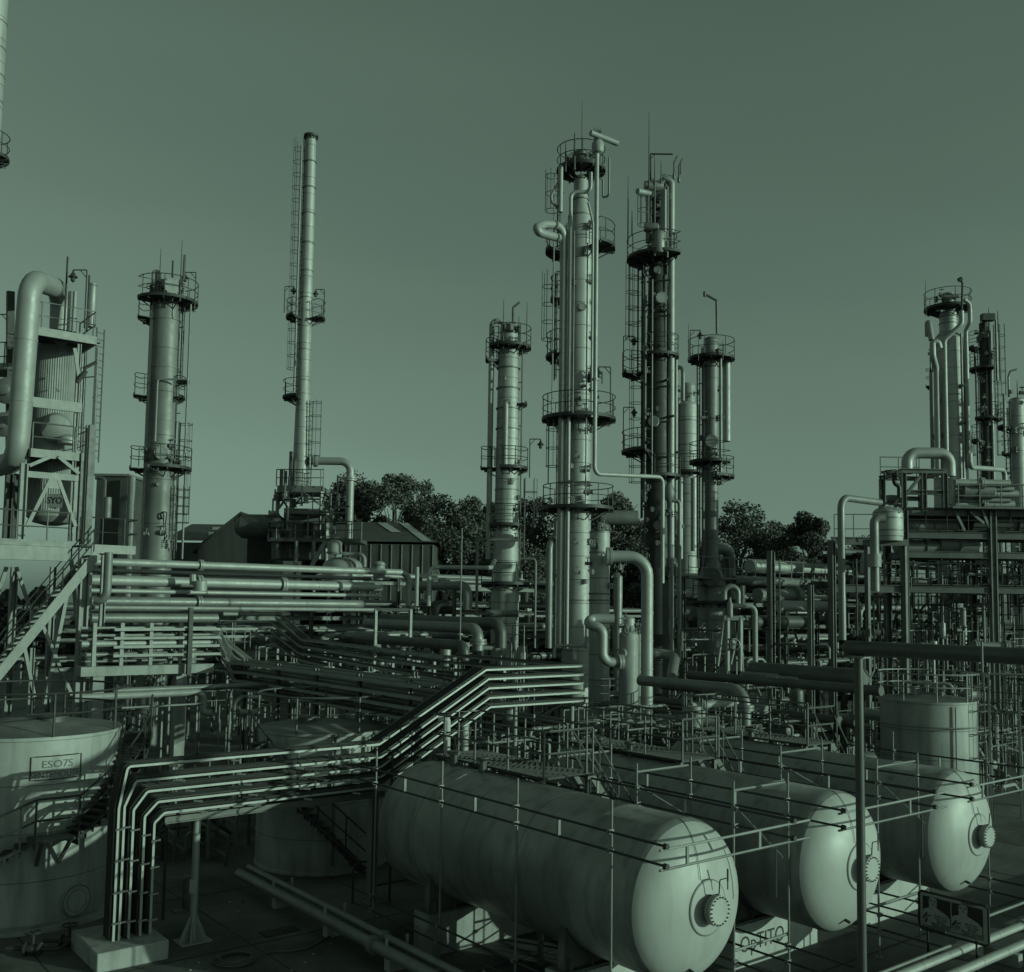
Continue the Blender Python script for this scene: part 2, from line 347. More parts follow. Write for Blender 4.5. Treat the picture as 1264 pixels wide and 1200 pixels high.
# kerb wall beside the two ground pipes
# ============================================================ THE THREE BULLET TANKS
BR = 1.5; BZ = 2.48; BY0 = 12.15; BL = 8.35
def head_prof(r, ysgn, k=8, q=.5): return [(r * math.cos(math.pi / 2 * i / k), ysgn * q * r * math.sin(math.pi / 2 * i / k)) for i in range(k + 1)]
blab = ['large horizontal bullet tank nearest the camera, its whole flanged head in view',
        'middle horizontal bullet tank, its pale head crossed by the tall pole',
        'farthest horizontal bullet tank on the right, in front of the pale upright tank']
for bi, bx_ in enumerate((14.72, 19.7, 24.85)):
    T = thing('bullet_tank', blab[bi], 'gas tank', (bx_, BY0 + BL / 2 + .8, 0), 'bullet tanks lying side by side')
    c = V((bx_, 0, BZ)); ax = V((0, 1, 0)); ys = BY0 + .3 + .775
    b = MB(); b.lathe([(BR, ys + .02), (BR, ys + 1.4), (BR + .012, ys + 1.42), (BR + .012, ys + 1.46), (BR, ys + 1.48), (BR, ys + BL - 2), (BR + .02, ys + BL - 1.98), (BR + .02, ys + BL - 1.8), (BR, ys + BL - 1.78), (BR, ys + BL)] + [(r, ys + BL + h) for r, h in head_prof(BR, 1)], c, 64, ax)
    b.build('tank_shell', 'bullet_paint_shaded', T)
    hp_ = head_prof(BR, -1, 18); kb_ = MB(); kb_.lathe([(BR + .004, ys + .03)] + [(r + .004, ys + h) for r, h in hp_[:4]], c, 64, ax); kb_.build('shaded_knuckle', 'bullet_paint_shaded', T)  # knuckle of the head in the shaded tone, painting where sunlight stops
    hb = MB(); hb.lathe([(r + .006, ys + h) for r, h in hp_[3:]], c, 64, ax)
    H = hb.build('tank_head', 'bullet_paint_lit', T)
    # nozzle with blind flange and bolts
    nb = MB(); pad = MB(); pad.lathe([(.53, ys - .66), (.5, ys - .715), (.48, ys - .735), (.2, ys - .77)], c, 40, ax); pad.build('reinforcing_pad', 'bullet_paint_lit', T); lr = MB(); lr.ring(c + V((0, ys - .715, 0)), .505, .005, 40, 4, bx=AX['X'], by=ZU); lr.build('weld_line', 'stain', T); nb.lathe([(.21, ys - .7), (.21, ys - .87)], c, 24, ax)
    nb.lathe([(.265, ys - .86), (.275, ys - .87), (.275, ys - .92), (.265, ys - .93)], c, 32, ax)
    nb.build('nozzle', 'bullet_paint_shaded', T)
    cb = MB(); cb.lathe([(.265, ys - .935), (.275, ys - .94), (.275, ys - .99), (.265, ys - 1.0)], c, 32, ax); cv = cb.build('blind_flange', 'bullet_paint_lit', T)
    kb = MB()
    for i in range(20):
        t = 2 * math.pi * i / 20; p = c + V((math.cos(t) * .245, 0, math.sin(t) * .245)); kb.tube(p + V((0, ys - 1.025, 0)), p + V((0, ys - .83, 0)), .015, 6)
    kb.build('bolt', 'dark_steel', cv)
    db = MB(); q = c + V((.0, ys, .3)); db.path([q + V((0, -.68, -.1)), q + V((0, -.98, 0)), q + V((.0, -1.0, .26)), q + V((.22, -1.0, .26)), q + V((.22, -1.0, .05))], .012, 6, bend=.03)
    db.tube(q + V((.22, -1.0, .2)), q + V((.22, -1.0, .42)), .018, 6); db.build('davit', 'dark_steel', T)
    for yy in (1.45, 3.1, 5.0, 6.9, BL - .05):
        wr = MB(); wr.ring(c + V((0, ys + yy, 0)), BR - .001, .007, 72, 4, bx=AX['X'], by=ZU); wr.build('weld_seam', 'stain', T)
    nz = MB()
    th = MB()
    pts = []
    for i in range(14):
        a = R(88 - i * 5.2); rr = BR * math.sin(a); pts.append(c + V((-.05 - .012 * i, ys - .5 * BR * math.cos(a) * 1.0 - .02, rr)))
    th.sweep(pts, .006, 5); th.build('earth_cable', 'dark_steel', T)
    nz.tube(c + V((-.25, ys - .49, -1.13)), c + V((-.25, ys - .6, -1.16)), .035, 8); nz.build('drain_plug', 'dark_steel', T)
    # top nozzle fittings
    for yy in (6.2, 7.4):
        tb = MB(); p = V((bx_ + .0, ys + yy, BZ + BR - .02)); tb.tube(p, p + ZU * .35, .09, 10); tb.tube(p + ZU * .3, p + ZU * .38, .17, 12)
        tb.build('top_nozzle', 'mid_steel', T)
    # saddles: steel web plate on concrete pier
    for yy in (1.8, BL - 1.9):
        s = MB(); k = 16; y0 = ys + yy; w_ = .09
        arc = [(BR + .01) * V((math.sin(t), 0, -math.cos(t))) for t in (R(-62 + 124 * i / k) for i in range(k + 1))]
        vs = []; fs = []
        for yv in (y0 - w_, y0 + w_):
            vs += [c + a + V((0, yv, 0)) for a in arc]; vs += [V((c.x - 1.37, yv, .95)), V((c.x + 1.37, yv, .95))]
        m_ = k + 3; vs_n = len(vs) // 2
        for i in range(k): fs.append((i, i + 1, vs_n + i + 1, vs_n + i))
        loop = list(range(k + 1)) + [k + 2, k + 1]
        # faces split as a strip down to the base line so the outline stays concave
        for base in (0, vs_n):
            A = base + k + 1; B = base + k + 2
            for i in range(k):
                fs.append((base + i, base + i + 1, (A if i < k // 2 else B)))
            fs.append((base + k // 2, A, B))
        fs += [(0, k + 1, vs_n + k + 1, vs_n), (k, k + 2, vs_n + k + 2, vs_n + k), (k + 1, k + 2, vs_n + k + 2, vs_n + k + 1)]
        s.add(vs, fs); st = s.build('saddle', 'mid_steel', T)
        r_ = MB()
        for sx in (-1.25, -.7, 0, .7, 1.25): r_.box(V((bx_ + sx, y0, .97 + .08)), .03, .42, .2)
        r_.box(V((bx_, y0, .93)), 2.9, .5, .04); r_.build('base_plate', 'mid_steel', T)
        pb = MB(); pb.box(V((bx_ + .05, y0, .455)), 3.1, .62, .91); pb.build('concrete_pier', 'white_paint' if yy < 5 else 'concrete', T)
# writing daubed on the pier of the middle tank
def text(s, loc, ax, up, size, m, name, parent=None, depth=.004, font_w=1.0, mirror=False):
    cu_ = bpy.data.curves.new(name, 'FONT'); cu_.body = s; cu_.size = size; cu_.extrude = depth; cu_.align_x = 'CENTER'; cu_.align_y = 'CENTER'; cu_.resolution_u = 3
    ob = bpy.data.objects.new(name, cu_); COL.objects.link(ob); bpy.context.view_layer.update()
    me = bpy.data.meshes.new_from_object(ob); bpy.data.objects.remove(ob)
    me.name = name; me.materials.clear(); me.materials.append(MAT[m])
    ax = V(ax).normalized(); up = V(up).normalized(); n = ax.cross(up)
    M = Matrix((ax * font_w, up, n)).transposed()
    o0 = ORG[parent.name] if parent else V((0, 0, 0))
    for v in me.vertices: v.co = M @ v.co + V(loc) - o0
    o = bpy.data.objects.new(name, me); COL.objects.link(o)
    if parent: o.parent = parent
    ORG[o.name] = o0
    return o
T2 = [o for o in COL.objects if o.name == 'bullet_tank.001'][0]
y0 = BY0 + .3 + .775 + 2.3
T1 = [o for o in COL.objects if o.name == 'bullet_tank'][0]
P2 = [o for o in T2.children if o.name.startswith('concrete_pier')]
yf = BY0 + .3 + .775 + 1.8 - .31
text('OpTITO', (19.7 - .5, yf - .004, .47), AX['X'], ZU, .5, 'ink', 'lettering', P2[0], depth=.003, font_w=.9)
# ---------------------------------------------------------- guard rails round the bullets
RZ = (3.95, 3.62)
def guard(label, xl, xr, y0, y1, posts_y, gi):
    T = thing('guard_rail', label, 'guard rail', (xl, y0, 0), 'scaffold tube guard rails round the bullet tanks')
    for x, sd in ((xl, 0), (xr, 1)):
        for z in RZ:
            b = MB(); b.tube((x, y0, z), (x, y1, z), .024, 7); b.tube((x, y0 - .05, z), (x, y0 + .03, z), .05, 8); b.build('rail', 'dark_steel', T)
        for z in (.95, .62):
            b = MB(); b.tube((x, y0 - .2, z), (x, y1, z), .024, 7); b.build('rail', 'dark_steel', T)
        for i, py_ in enumerate(posts_y):
            b = MB(); xx = x + (.07 if sd == 0 else -.07); b.tube((xx, py_, 0), (xx, py_, 4.5), .024, 7); b.tube((xx, py_, 0), (xx, py_, .02), .09, 8)
            for z in RZ + (.95, .62): b.box((x + (.035 if sd == 0 else -.035), py_, z), .12, .08, .08)
            b.build('post', 'steel', T)
        for i in range(len(posts_y) - 1):
            ym = (posts_y[i] + posts_y[i + 1]) / 2; b = MB(); b.beam((x, ym, RZ[1]), (x, ym, RZ[0]), .03, .06); b.build('spacer', 'steel', T)
    for z in RZ:
        b = MB(); b.tube((xl - .12, y0 + .02, z - .06), (xr + .55, y0 + .02, z - .06), .024, 7); b.build('end_rail', 'light_steel' if z > 3.8 else 'steel', T)
    for xm in (xl + (xr - xl) * .16, xl + (xr - xl) * .72): b = MB(); b.beam((xm, y0 + .02, RZ[1] - .06), (xm, y0 + .02, RZ[0] - .06), .03, .06); b.build('spacer', 'steel', T)
    b = MB(); b.tube((xr - .5, y0 + .03, 3.55), (xr - .5, y0 + .03, 2.6), .022, 6); b.build('hanging_rod', 'dark_steel', T)
    return T
PY = [13.25, 15.95, 18.6, 21.4]
GX = [(12.9, 16.45), (18.1, 21.65), (23.3, 26.9)]
gl = ['scaffold tube guard rail round the nearest bullet tank', 'scaffold tube guard rail round the middle bullet tank', 'scaffold tube guard rail round the farthest bullet tank']
for i, (a, c) in enumerate(GX): guard(gl[i], a, c, 11.88, 22.2, PY, i)
# link tubes and braces between neighbouring guard rails
for gi in range(2):
    for k, yy in enumerate(PY):
        for z in (4.3, 1.15):
            b = MB(); xa, xb = GX[gi][1] - .07, GX[gi + 1][0] + .07
            b.tube((xa, yy + .05, z), (xb, yy + .05, z), .03, 7)
            if z > 4: b.tube((xa, yy + .05, 4.05), (xa + .1 + .9 * (k % 2), yy - 1.1, 3.2), .025, 6)
            tag(b.build('cross_tube', 'steel'), ['cross tube tying the nearest and middle tank guard rails together', 'cross tube tying the middle and farthest tank guard rails together'][gi], 'scaffold tube', 'cross tubes between the guard rails')
# low end rails right of the tanks
pipe('pair of low horizontal guard tubes in front of the middle bullet tank', V((18.1, 11.7, .62)), [('d', 4.0, 0, 0)], .035, 'steel', name='guard_tube')
pipe('upper low guard tube in front of the farthest bullet tank', V((21.9, 11.7, .95)), [('d', 9.0, 0, 0)], .035, 'steel', name='guard_tube')
# ---------------------------------------------------------- access walkways over the tanks' far ends
def walkway(label, xl, xr, ya, yb, z, stair=True):
    T = thing('access_platform', label, 'platform', ((xl + xr) / 2, ya, 0), 'small access platforms over the bullet tanks')
    b = MB(); b.box(((xl + xr) / 2, (ya + yb) / 2, z), xr - xl, yb - ya, .05)
    for i in range(int((yb - ya) / .12)): b.box(((xl + xr) / 2, ya + .06 + i * .12, z + .03), xr - xl, .02, .02)
    b.build('deck', 'dark_steel', T)
    railing([(xl, ya, z), (xl, yb, z), (xr, yb, z), (xr, ya + .9, z)], h=1.05, r=.028).build('railing', 'mid_steel', T)
    g2 = railing([(xl, ya, z), (xr, ya, z)], h=1.05, r=.03); g2.build('end_railing', 'mid_steel', T)
    for x in (xl + .05, xr - .05):
        for y in (ya + .1, yb - .1): MB().beam((x, y, 0), (x, y, z), .1, .1).build('leg', 'mid_steel', T)
    if stair:
        s = MB(); n = 12
        for sd in (0, .7):
            s.beam((xr + .05, ya + .15 + sd, z), (xr + 2.6, ya + .15 + sd, .8), .05, .16)
            for h in (.5, 1.0): s.tube((xr + .05, ya + .15 + sd, z + h), (xr + 2.6, ya + .15 + sd, .8 + h), .024, 6)
            for i in range(4): t = (i + .5) / 4; p = V((xr + .05 + 2.55 * t, ya + .15 + sd, z + (.8 - z) * t)); s.tube(p, p + ZU * 1.0, .022, 6)
        for i in range(n): t = (i + .5) / n; s.box((xr + .05 + 2.55 * t, ya + .5, z + (.8 - z) * t), .24, .7, .03)
        s.build('stair', 'mid_steel', T)
    return T
walkway('small grated access platform with rails above the nearest bullet tank', 14.9, 16.4, 17.4, 21.8, 4.08)
walkway('small grated access platform with rails above the middle bullet tank', 19.5, 20.9, 17.4, 21.8, 4.08)
walkway('small grated access platform with rails above the farthest bullet tank', 24.8, 26.1, 17.4, 21.8, 4.08)
# ---------------------------------------------------------- ground pipes
for k, (px, py) in enumerate(((300, 1067), (300, 1081))):
    p = onZ(px, py, .55 if k == 0 else .42); p.x = p.x
    pipe(['thin ground pipe beside the concrete yard, the farther of two', 'thick ground pipe beside the concrete yard, the nearer of two'][k], V((p.x, 27.0, p.z)), [('d', 0, -22, 0)], (.085, .13)[k], 'mid_pipe', flange=((0, .33),), n=16, group='paired ground pipes at the foot of the nearest tank', bands=4)
px0 = onZ(300, 1075, .4).x
for i in range(7):
    b = MB(); yy = 8 + i * 2.8; b.box((px0 + .02, yy, .13), .5, .22, .26); b.beam((px0 - .25, yy, .26), (px0 - .25, yy, .7), .05, .05); b.beam((px0 + .28, yy, .26), (px0 + .28, yy, .7), .05, .05)
    tag(b.build('pipe_sleeper', 'concrete'), 'low concrete sleeper with stakes under the paired ground pipes beside the yard', 'pipe support', 'sleepers under the left ground pipes')
q1 = onZ(1190, 1172, .45); q2 = onZ(1230, 1180, .4)
for k, q in enumerate((q1, q2)):
    pipe(['pale ground pipe behind the warning board, the farther of two', 'pale ground pipe behind the warning board, the nearer of two'][k], V((q.x - 14, q.y, q.z)), [('d', 40, 0, 0)], .1, 'cladding_pipe', n=14, bands=1.1, group='paired pale ground pipes at the bottom right', flange=((0, .42),))
for i in range(9):
    b = MB(); b.box((q1.x - 12 + i * 3.3, (q1.y + q2.y) / 2, .14), .2, .8, .28)
    tag(b.build('pipe_sleeper', 'concrete'), 'low sleeper under the pale pipes at bottom right', 'pipe support', 'sleepers under the right ground pipes')
b = MB(); b.box((24, q2.y - .75, .12), 30, .16, .24); tag(b.build('low_kerb', 'concrete'), 'low concrete kerb in front of the pale ground pipes', 'kerb')
# ---------------------------------------------------------- tall pole and the thick pipe it holds
mp = W(1062, 1000, 20.0); mz = zat(mp.x, mp.y, 806)
T = thing('support_pole', 'tall slim steel pole in front of the middle bullet tank head', 'pole', (mp.x, mp.y, 0))
b = MB(); b.tube((mp.x, mp.y, 0), (mp.x, mp.y, mz - .1), .088, 20); b.build('pole', 'dark_pipe', T)
MB().box((mp.x, mp.y, mz - .09), .34, .3, .03).build('bearing_plate', 'steel', T); MB().tube((mp.x, mp.y, 0), (mp.x, mp.y, .03), .25, 12).build('base_plate', 'steel', T)
pp = V((mp.x, mp.y + .22, mz + .09))
bp = MB(); bp.sweep([pp, pp + V((0, -12, 0))], .15, 24); bp.lathe([(.15, 0), (.145, .04), (.11, .08), (.04, .1)], pp, 24, V((0, 1, 0)))
tag(bp.build('process_pipe', 'dark_pipe'), 'thick dark capped pipe resting on the tall pole at right', 'pipe')
b = MB(); valve(b, pp + V((-.1, -.3, .3)), rh, .05); valve(b, pp + V((.1, -.6, .33)), rh, .05); b.tube(pp + V((0, -.45, .1)), pp + V((0, -.45, .5)), .03, 8)
b.path([pp + V((.25, -.2, .1)), pp + V((.25, -.2, -.45)), pp + V((.45, -.2, -.6)), pp + V((.6, -.2, -.45)), pp + V((.6, -.2, .1))], .02, 6)
tag(b.build('valve_cluster', 'mid_steel'), 'small handwheel valves on the end of the thick dark capped pipe', 'valve')
pipe('thin dark upright rod rising from the thick dark pipe at right', (1058, 785, 19.2), [('Z', 690)], .018, 'dark_steel', name='rod')
pipe('thin vent rod crossing the thick dark pipe, over the pale upright tank', (1213, 850, 17), [('Z', 792)], .02, 'steel', name='rod')
# ---------------------------------------------------------- warning board (two men with hand on chest, text lines)
sx = 22.25
tl = onX(1134, 1098, sx); tr = onX(1220, 1120, sx); bl = onX(1134, 1143, sx); br_ = onX(1219, 1170, sx)
ya, yb = tl.y, tr.y; zt, zb = (tl.z + tr.z) / 2, (bl.z + br_.z) / 2
T = thing('warning_board', 'warning board with two bare chested figures on two thin posts', 'sign', (sx, (ya + yb) / 2, 0))
NX = V((-1, 0, 0)); AYs = V((0, -1, 0))
def SP(u, v, d=0): return V((sx - d, ya + (yb - ya) * u, zb + (zt - zb) * v))
Wd = abs(yb - ya); Hd = zt - zb
b = MB(); b.box(SP(.5, .5, -.02), .03, Wd * .97, Hd * .97); b.build('board', 'sign_grey', T)
b = MB(); fr = [SP(.04, 0), SP(.96, 0), SP(1, .06), SP(1, .94), SP(.96, 1), SP(.04, 1), SP(0, .94), SP(0, .06)]; b.sweep(fr, .025, 8, closed=True); b.build('frame', 'sign_black', T)
b = MB()
for u in (.12, .82): p = SP(u, 0, -.02); b.tube((p.x, p.y, -.0), (p.x, p.y, zb + .05), .024, 8)
for k, u in enumerate((.12, .82)):
    p = SP(u, 0, -.02); MB().tube((p.x, p.y, 0), (p.x, p.y, zb + .05), .024, 8).build('post', 'sign_black', T)
for (ua, ub) in ((.06, .465), (.485, .92)):
    c = SP((ua + ub) / 2, .5, .004); MB().box(c, .004, Wd * (ub - ua), Hd * .78).build('panel', 'sign_black', T)
    uw = ub - ua; um = ua + uw * .38
    # shoulders and chest
    sh = MB(); pts = [(ua + .005, .13), (ub - .005, .13), (ub - .005, .42), (ub - uw * .12, .50), (ub - uw * .3, .57), (um + uw * .14, .62), (um + uw * .12, .68), (um - uw * .13, .68), (um - uw * .15, .6), (ua + uw * .1, .57), (ua + .005, .52)]
    vs = [SP(u, v, .009) for u, v in pts] + [SP(u, v, .014) for u, v in pts]; n = len(pts)
    sh.add(vs, [tuple(range(n, 2 * n))] + [(i, (i + 1) % n, n + (i + 1) % n, n + i) for i in range(n)]); sh.build('torso_figure', 'sign_grey', T)
    hb = MB(); pts = [(um - uw * .13, .66), (um + uw * .12, .66), (um + uw * .15, .74), (um + uw * .14, .84), (um + uw * .08, .88), (um - uw * .08, .89), (um - uw * .14, .84), (um - uw * .15, .74)]
    vs = [SP(u, v, .010) for u, v in pts] + [SP(u, v, .016) for u, v in pts]; n = len(pts)
    hb.add(vs, [tuple(range(n, 2 * n))] + [(i, (i + 1) % n, n + (i + 1) % n, n + i) for i in range(n)]); hb.build('head_figure', 'sign_grey', T)
    f_ = MB()
    for du in (-.055, .055): f_.box(SP(um + uw * du * 1.3, .79, .018), .004, Wd * uw * .07, Hd * .018); f_.box(SP(um + uw * du * 1.3, .815, .018), .004, Wd * uw * .09, Hd * .012)
    f_.box(SP(um, .745, .018), .004, Wd * .01, Hd * .03); f_.box(SP(um, .71, .018), .004, Wd * uw * .1, Hd * .014)
    for (a1, v1, a2, v2, wd) in ((.02, .3, .16, .45, .05), (.16, .36, .3, .42, .03), (.1, .2, .16, .32, .05)):
        f_.beam(SP(ua + uw * a1, v1, .017), SP(ua + uw * a2, v2, .017), .01, Hd * wd)
    f_.build('face_and_hand', 'ink', T)
    for r_, (s_, v) in enumerate((('RAƎƧ UOY', .42), ('TUO YAW', .35), ('ƎЯOƎƧ', .28), ('ƎƎUOƎ YUTUOƎ', .215), ('AIIƎTUOƎ YTII', .16))):
        text(s_, SP(ua + uw * .66, v, .018), AYs, ZU, Hd * .075, 'ink', 'lettering', T, depth=.002)
text('ƎƧIЯИOIT', SP(.72, .935, .006), AYs, ZU, Hd * .08, 'ink', 'lettering', T, depth=.002)
# ---------------------------------------------------------- pale upright tank at right (by bullets)
def storage_tank(label, px, py, D, rpx, rim_py, mat_='tank_paint', cone=.35, rail_a=(-180, 180), courses=(), name='storage_tank', rh_=1.1, seg=64):
    p = W(px, py, D); r = rpx / F * D; z = zat(p.x, p.y, rim_py); T = thing(name, label, 'tank', (p.x, p.y, 0))
    b = MB(); prof = [(r + .03, 0), (r + .03, .08), (r, .1)]
    n = 4
    for i in range(1, n + 1):
        h = z * i / n
        if i < n: prof += [(r, h - .02), (r + .012, h - .015), (r + .012, h + .015), (r, h + .02)]
        else: prof += [(r, h - .1), (r + .04, h - .08), (r + .04, h)]
    b.lathe(prof, (p.x, p.y, 0), seg); b.build('shell', mat_, T)
    for i in range(1, n):
        sm = MB(); sm.ring((p.x, p.y, z * i / n), r + .013, .007, 72, 4); sm.build('plate_seam', 'stain', T)
    rf = MB(); rf.lathe([(r + .04, z + .004), (r * .66, z + cone * .34), (r * .33, z + cone * .7), (.05, z + cone)], (p.x, p.y, 0), seg); rf.build('roof', 'tank_roof', T)
    bx, by = toward(p.x, p.y); by = (by - bx * by.dot(bx)).normalized()
    k = 40; a0, a1 = rail_a; pts = [V((p.x, p.y, z)) + (bx * math.cos(R(a0 + (a1 - a0) * i / k)) + by * math.sin(R(a0 + (a1 - a0) * i / k))) * (r + .06) for i in range(k + (0 if a1 - a0 >= 359 else 1))]
    return T, p, r, z, bx, by, pts
T, p, r, z, bx, by, pts = storage_tank('pale upright tank with tall railings behind the farthest bullet tank', 1146, 900, 40.5, 56, 862, cone=.25)
railing(pts, True, 1.05, .03, 1.25).build('railing', 'light_steel', T)
for s_ in (-1, 1):
    b = MB(); q = V((p.x, p.y, z)) + bx * .4 + by * s_ * .5; b.tube(q, q + ZU * .5, .12, 12); b.tube(q + ZU * .4, q + ZU * .5, .2, 12); b.build('roof_nozzle', 'light_steel', T)
b = MB()
b.path([V((p.x, p.y, z + .2)) - by * 1.0, V((p.x, p.y, z + .6)) - by * 1.0, V((p.x, p.y, z + .6)) + by * .9, V((p.x, p.y, z + .25)) + by * .9], .06, 8); b.build('roof_nozzle', 'light_steel', T)
q = V((p.x, p.y, z)) + by * .25; b = MB(); b.tube(q, q + ZU * 1.8, .05, 10); b.tube(q + ZU * 1.75, q + ZU * 2.3, .14, 12); b.build('vent_pipe', 'galvanised', T)
ladder(T, p.x, p.y, 52, r + .25, .3, z + 1.1, m='steel')
b = MB(); b.ring(V((p.x, p.y, z - .95)), r + .25, .03, 60, 6, bx=bx, by=by, a0=-80, a1=60); b.build('spray_ring', 'steel', T)
b = MB()
for a in (31,): d = bx * math.cos(R(a)) + by * math.sin(R(a)); q = V((p.x, p.y, 0)) + d * (r + .08); b.tube(q + ZU * .3, q + ZU * (z - .15), .03, 8)
b.build('wall_pipe', 'steel', T)
# open tall frame of handrails round that tank
Tf = thing('ladder_frame', 'open ladder frame rising beside the pale upright tank at right', 'ladder', p + by * (r + .6) - ZU * p.z)
for du in (0, 1.05, 2.7):
    q = p + by * (r + .4 + du) + bx * .2; MB().tube((q.x, q.y, 0), (q.x, q.y, z + 1.15 - .9 * (du > 1) * (du < 2)), .05, 8).build('post', 'light_steel', Tf)
b = MB()
for k in range(9): q = p + by * (r + .4) + bx * .2; zz = .5 + k * .5; b.tube((q.x, q.y, zz), (q.x + by.x * 1.05, q.y + by.y * 1.05, zz), .025, 6)
b.build('rung', 'steel', Tf); b = MB(); q = p + by * (r - .6) + bx * .2; b.tube((q.x, q.y, z + 1.05), (q.x + by.x * 3.8, q.y + by.y * 3.8, z + 1.12), .045, 8); b.build('top_rail', 'light_steel', Tf)
# ---------------------------------------------------------- middle low tank behind the cable trays
T, p, r, z, bx, by, pts = storage_tank('low dull tank behind the cable trays, stair curling down its wall', 400, 960, 31.5, 80, 896, 'tank_paint', cone=.25)
railing(pts, True, 1.05, .03, 1.9).build('railing', 'mid_steel', T)
def spiral(T, p, r, a0, a1, z0, z1, bx, by, n, w=.7, m='dark_steel', rail=True):
    b = MB(); rl = []
    for i in range(n + 1):
        t = i / n; a = R(a0 + (a1 - a0) * t); d = bx * math.cos(a) + by * math.sin(a); tz = z0 + (z1 - z0) * t
        tt = V((-d.y, d.x, 0)); c = V((p.x, p.y, tz)) + d * (r + .08 + w / 2); b.box(c, w, .28, .04, d, V((0, 0, 1)).cross(d).normalized())
        b.box(c - ZU * .1 + tt * .0, w, .02, .16, d, V((0, 0, 1)).cross(d).normalized()); rl.append(V((p.x, p.y, tz)) + d * (r + .08 + w))
    S = b.build('stair_tread', m, T); g = MB()
    g.sweep(rl, .04, 6); g.sweep([q + ZU * 1.0 for q in rl], .028, 6); g.sweep([q + ZU * .5 for q in rl], .024, 6)
    for i in range(0, n + 1, 4): g.tube(rl[i], rl[i] + ZU * 1.0, .026, 6)
    g.build('handrail', m, S); return rl
spiral(T, p, r, -52, 26, z - .3, .3, bx, by, 19)
b = MB(); q = V((p.x, p.y, z)) - by * .6 + bx * .3; b.tube(q, q + ZU * .3, .28, 16); b.tube(q + ZU * .3, q + ZU * .34, .34, 16); b.build('roof_nozzle', 'mid_steel', T); b = MB(); q = q + by * 1.9; b.tube(q, q + ZU * .35, .12, 12); b.build('roof_nozzle', 'mid_steel', T)
b = MB(); q = onY(463, 1000, p.y - r - .8)
for i, a in enumerate((8, 44)): d = bx * math.cos(R(a)) + by * math.sin(R(a)); b.tube(V((p.x, p.y, .3)) + d * (r + .1), V((p.x, p.y, z)) + d * (r + .1), .04, 8)
b.build('wall_pipe', 'mid_steel', T)
# ---------------------------------------------------------- left tank with the painted box and the stair
T, p, r, z, bx, by, pts = storage_tank('pale upright tank at left with a painted notice and a curling stair', 33, 1000, 26.2, 104, 898, 'tank_paint', cone=.35, seg=96)
railing(pts, True, 1.05, .03, 1.9).build('railing', 'dark_steel', T)
b = MB(); q = V((p.x, p.y, z + .12)) + by * .5 + bx * .5; b.tube(q, q + ZU * .22, .32, 20); b.tube(q + ZU * .2, q + ZU * .26, .4, 20); b.build('roof_hatch', 'mid_steel', T)
b = MB(); b.tube((p.x, p.y, -.0), (p.x, p.y, .02), .01, 4)
# manhole low on the wall
d = bx * math.cos(R(33)) + by * math.sin(R(33)); d_ = None
mz_ = onZ(93, 1112, 0)
for a in range(0, 90):
    dd = bx * math.cos(R(a)) + by * math.sin(R(a)); q = V((p.x, p.y, .9)) + dd * r
    if proj(q)[0] > 92: d_ = dd; break
zq = zat(q.x, q.y, 1111)
bolted_disc(T, V((q.x, q.y, zq)) + d_ * .1, d_, .36, .14, 'tank_paint', n=28)
ex_ = ZU.cross(d_).normalized(); b = MB(); b.ring(V((q.x, q.y, zq)) + d_ * .1, .37, .012, 36, 5, bx=ex_, by=ZU); b.ring(V((q.x, q.y, zq)) + d_ * .11, .26, .007, 36, 5, bx=ex_, by=ZU); b.build('manhole_rim', 'stain', T)
# stair: lower flight from left, landing, upper flight rising right
def ang_for(px, rr):
    best = 0
    for a in range(-89, 89):
        dd = bx * math.cos(R(a)) + by * math.sin(R(a)); q = V((p.x, p.y, 2)) + dd * rr
        if proj(q)[0] < px: best = a
    return best
aL0, aL1, aL2, aL3 = -75, ang_for(42, r + .4), ang_for(88, r + .4), 84
zl = zat(*(V((p.x, p.y, 0)) + bx * r)[:2], 1033)
rl = spiral(T, p, r, aL0, aL1, .4, zl, bx, by, 13)
rl2 = spiral(T, p, r, aL2, aL3, zl, z - .2, bx, by, 17)
b = MB(); k = 6
for i in range(k):
    a = R(aL1 + (aL2 - aL1) * (i + .5) / k); d = bx * math.cos(a) + by * math.sin(a); b.box(V((p.x, p.y, zl)) + d * (r + .43), .7, r * R(aL2 - aL1) / k * 1.25, .05, d, ZU.cross(d).normalized())
for a in (aL1 + 3, aL2 - 3): d = bx * math.cos(R(a)) + by * math.sin(R(a)); b.beam(V((p.x, p.y, zl - .03)) + d * (r + .7), V((p.x, p.y, zl - .7)) + d * (r + .02), .08, .06)
Ld = b.build('landing', 'mid_steel', T)
lp = [V((p.x, p.y, zl)) + (bx * math.cos(R(a)) + by * math.sin(R(a))) * (r + .78) for a in (aL1, (aL1 + aL2) / 2, aL2)]
railing(lp, False, 1.0, .028, 1.0, (.5,)).build('landing_railing', 'dark_steel', T)
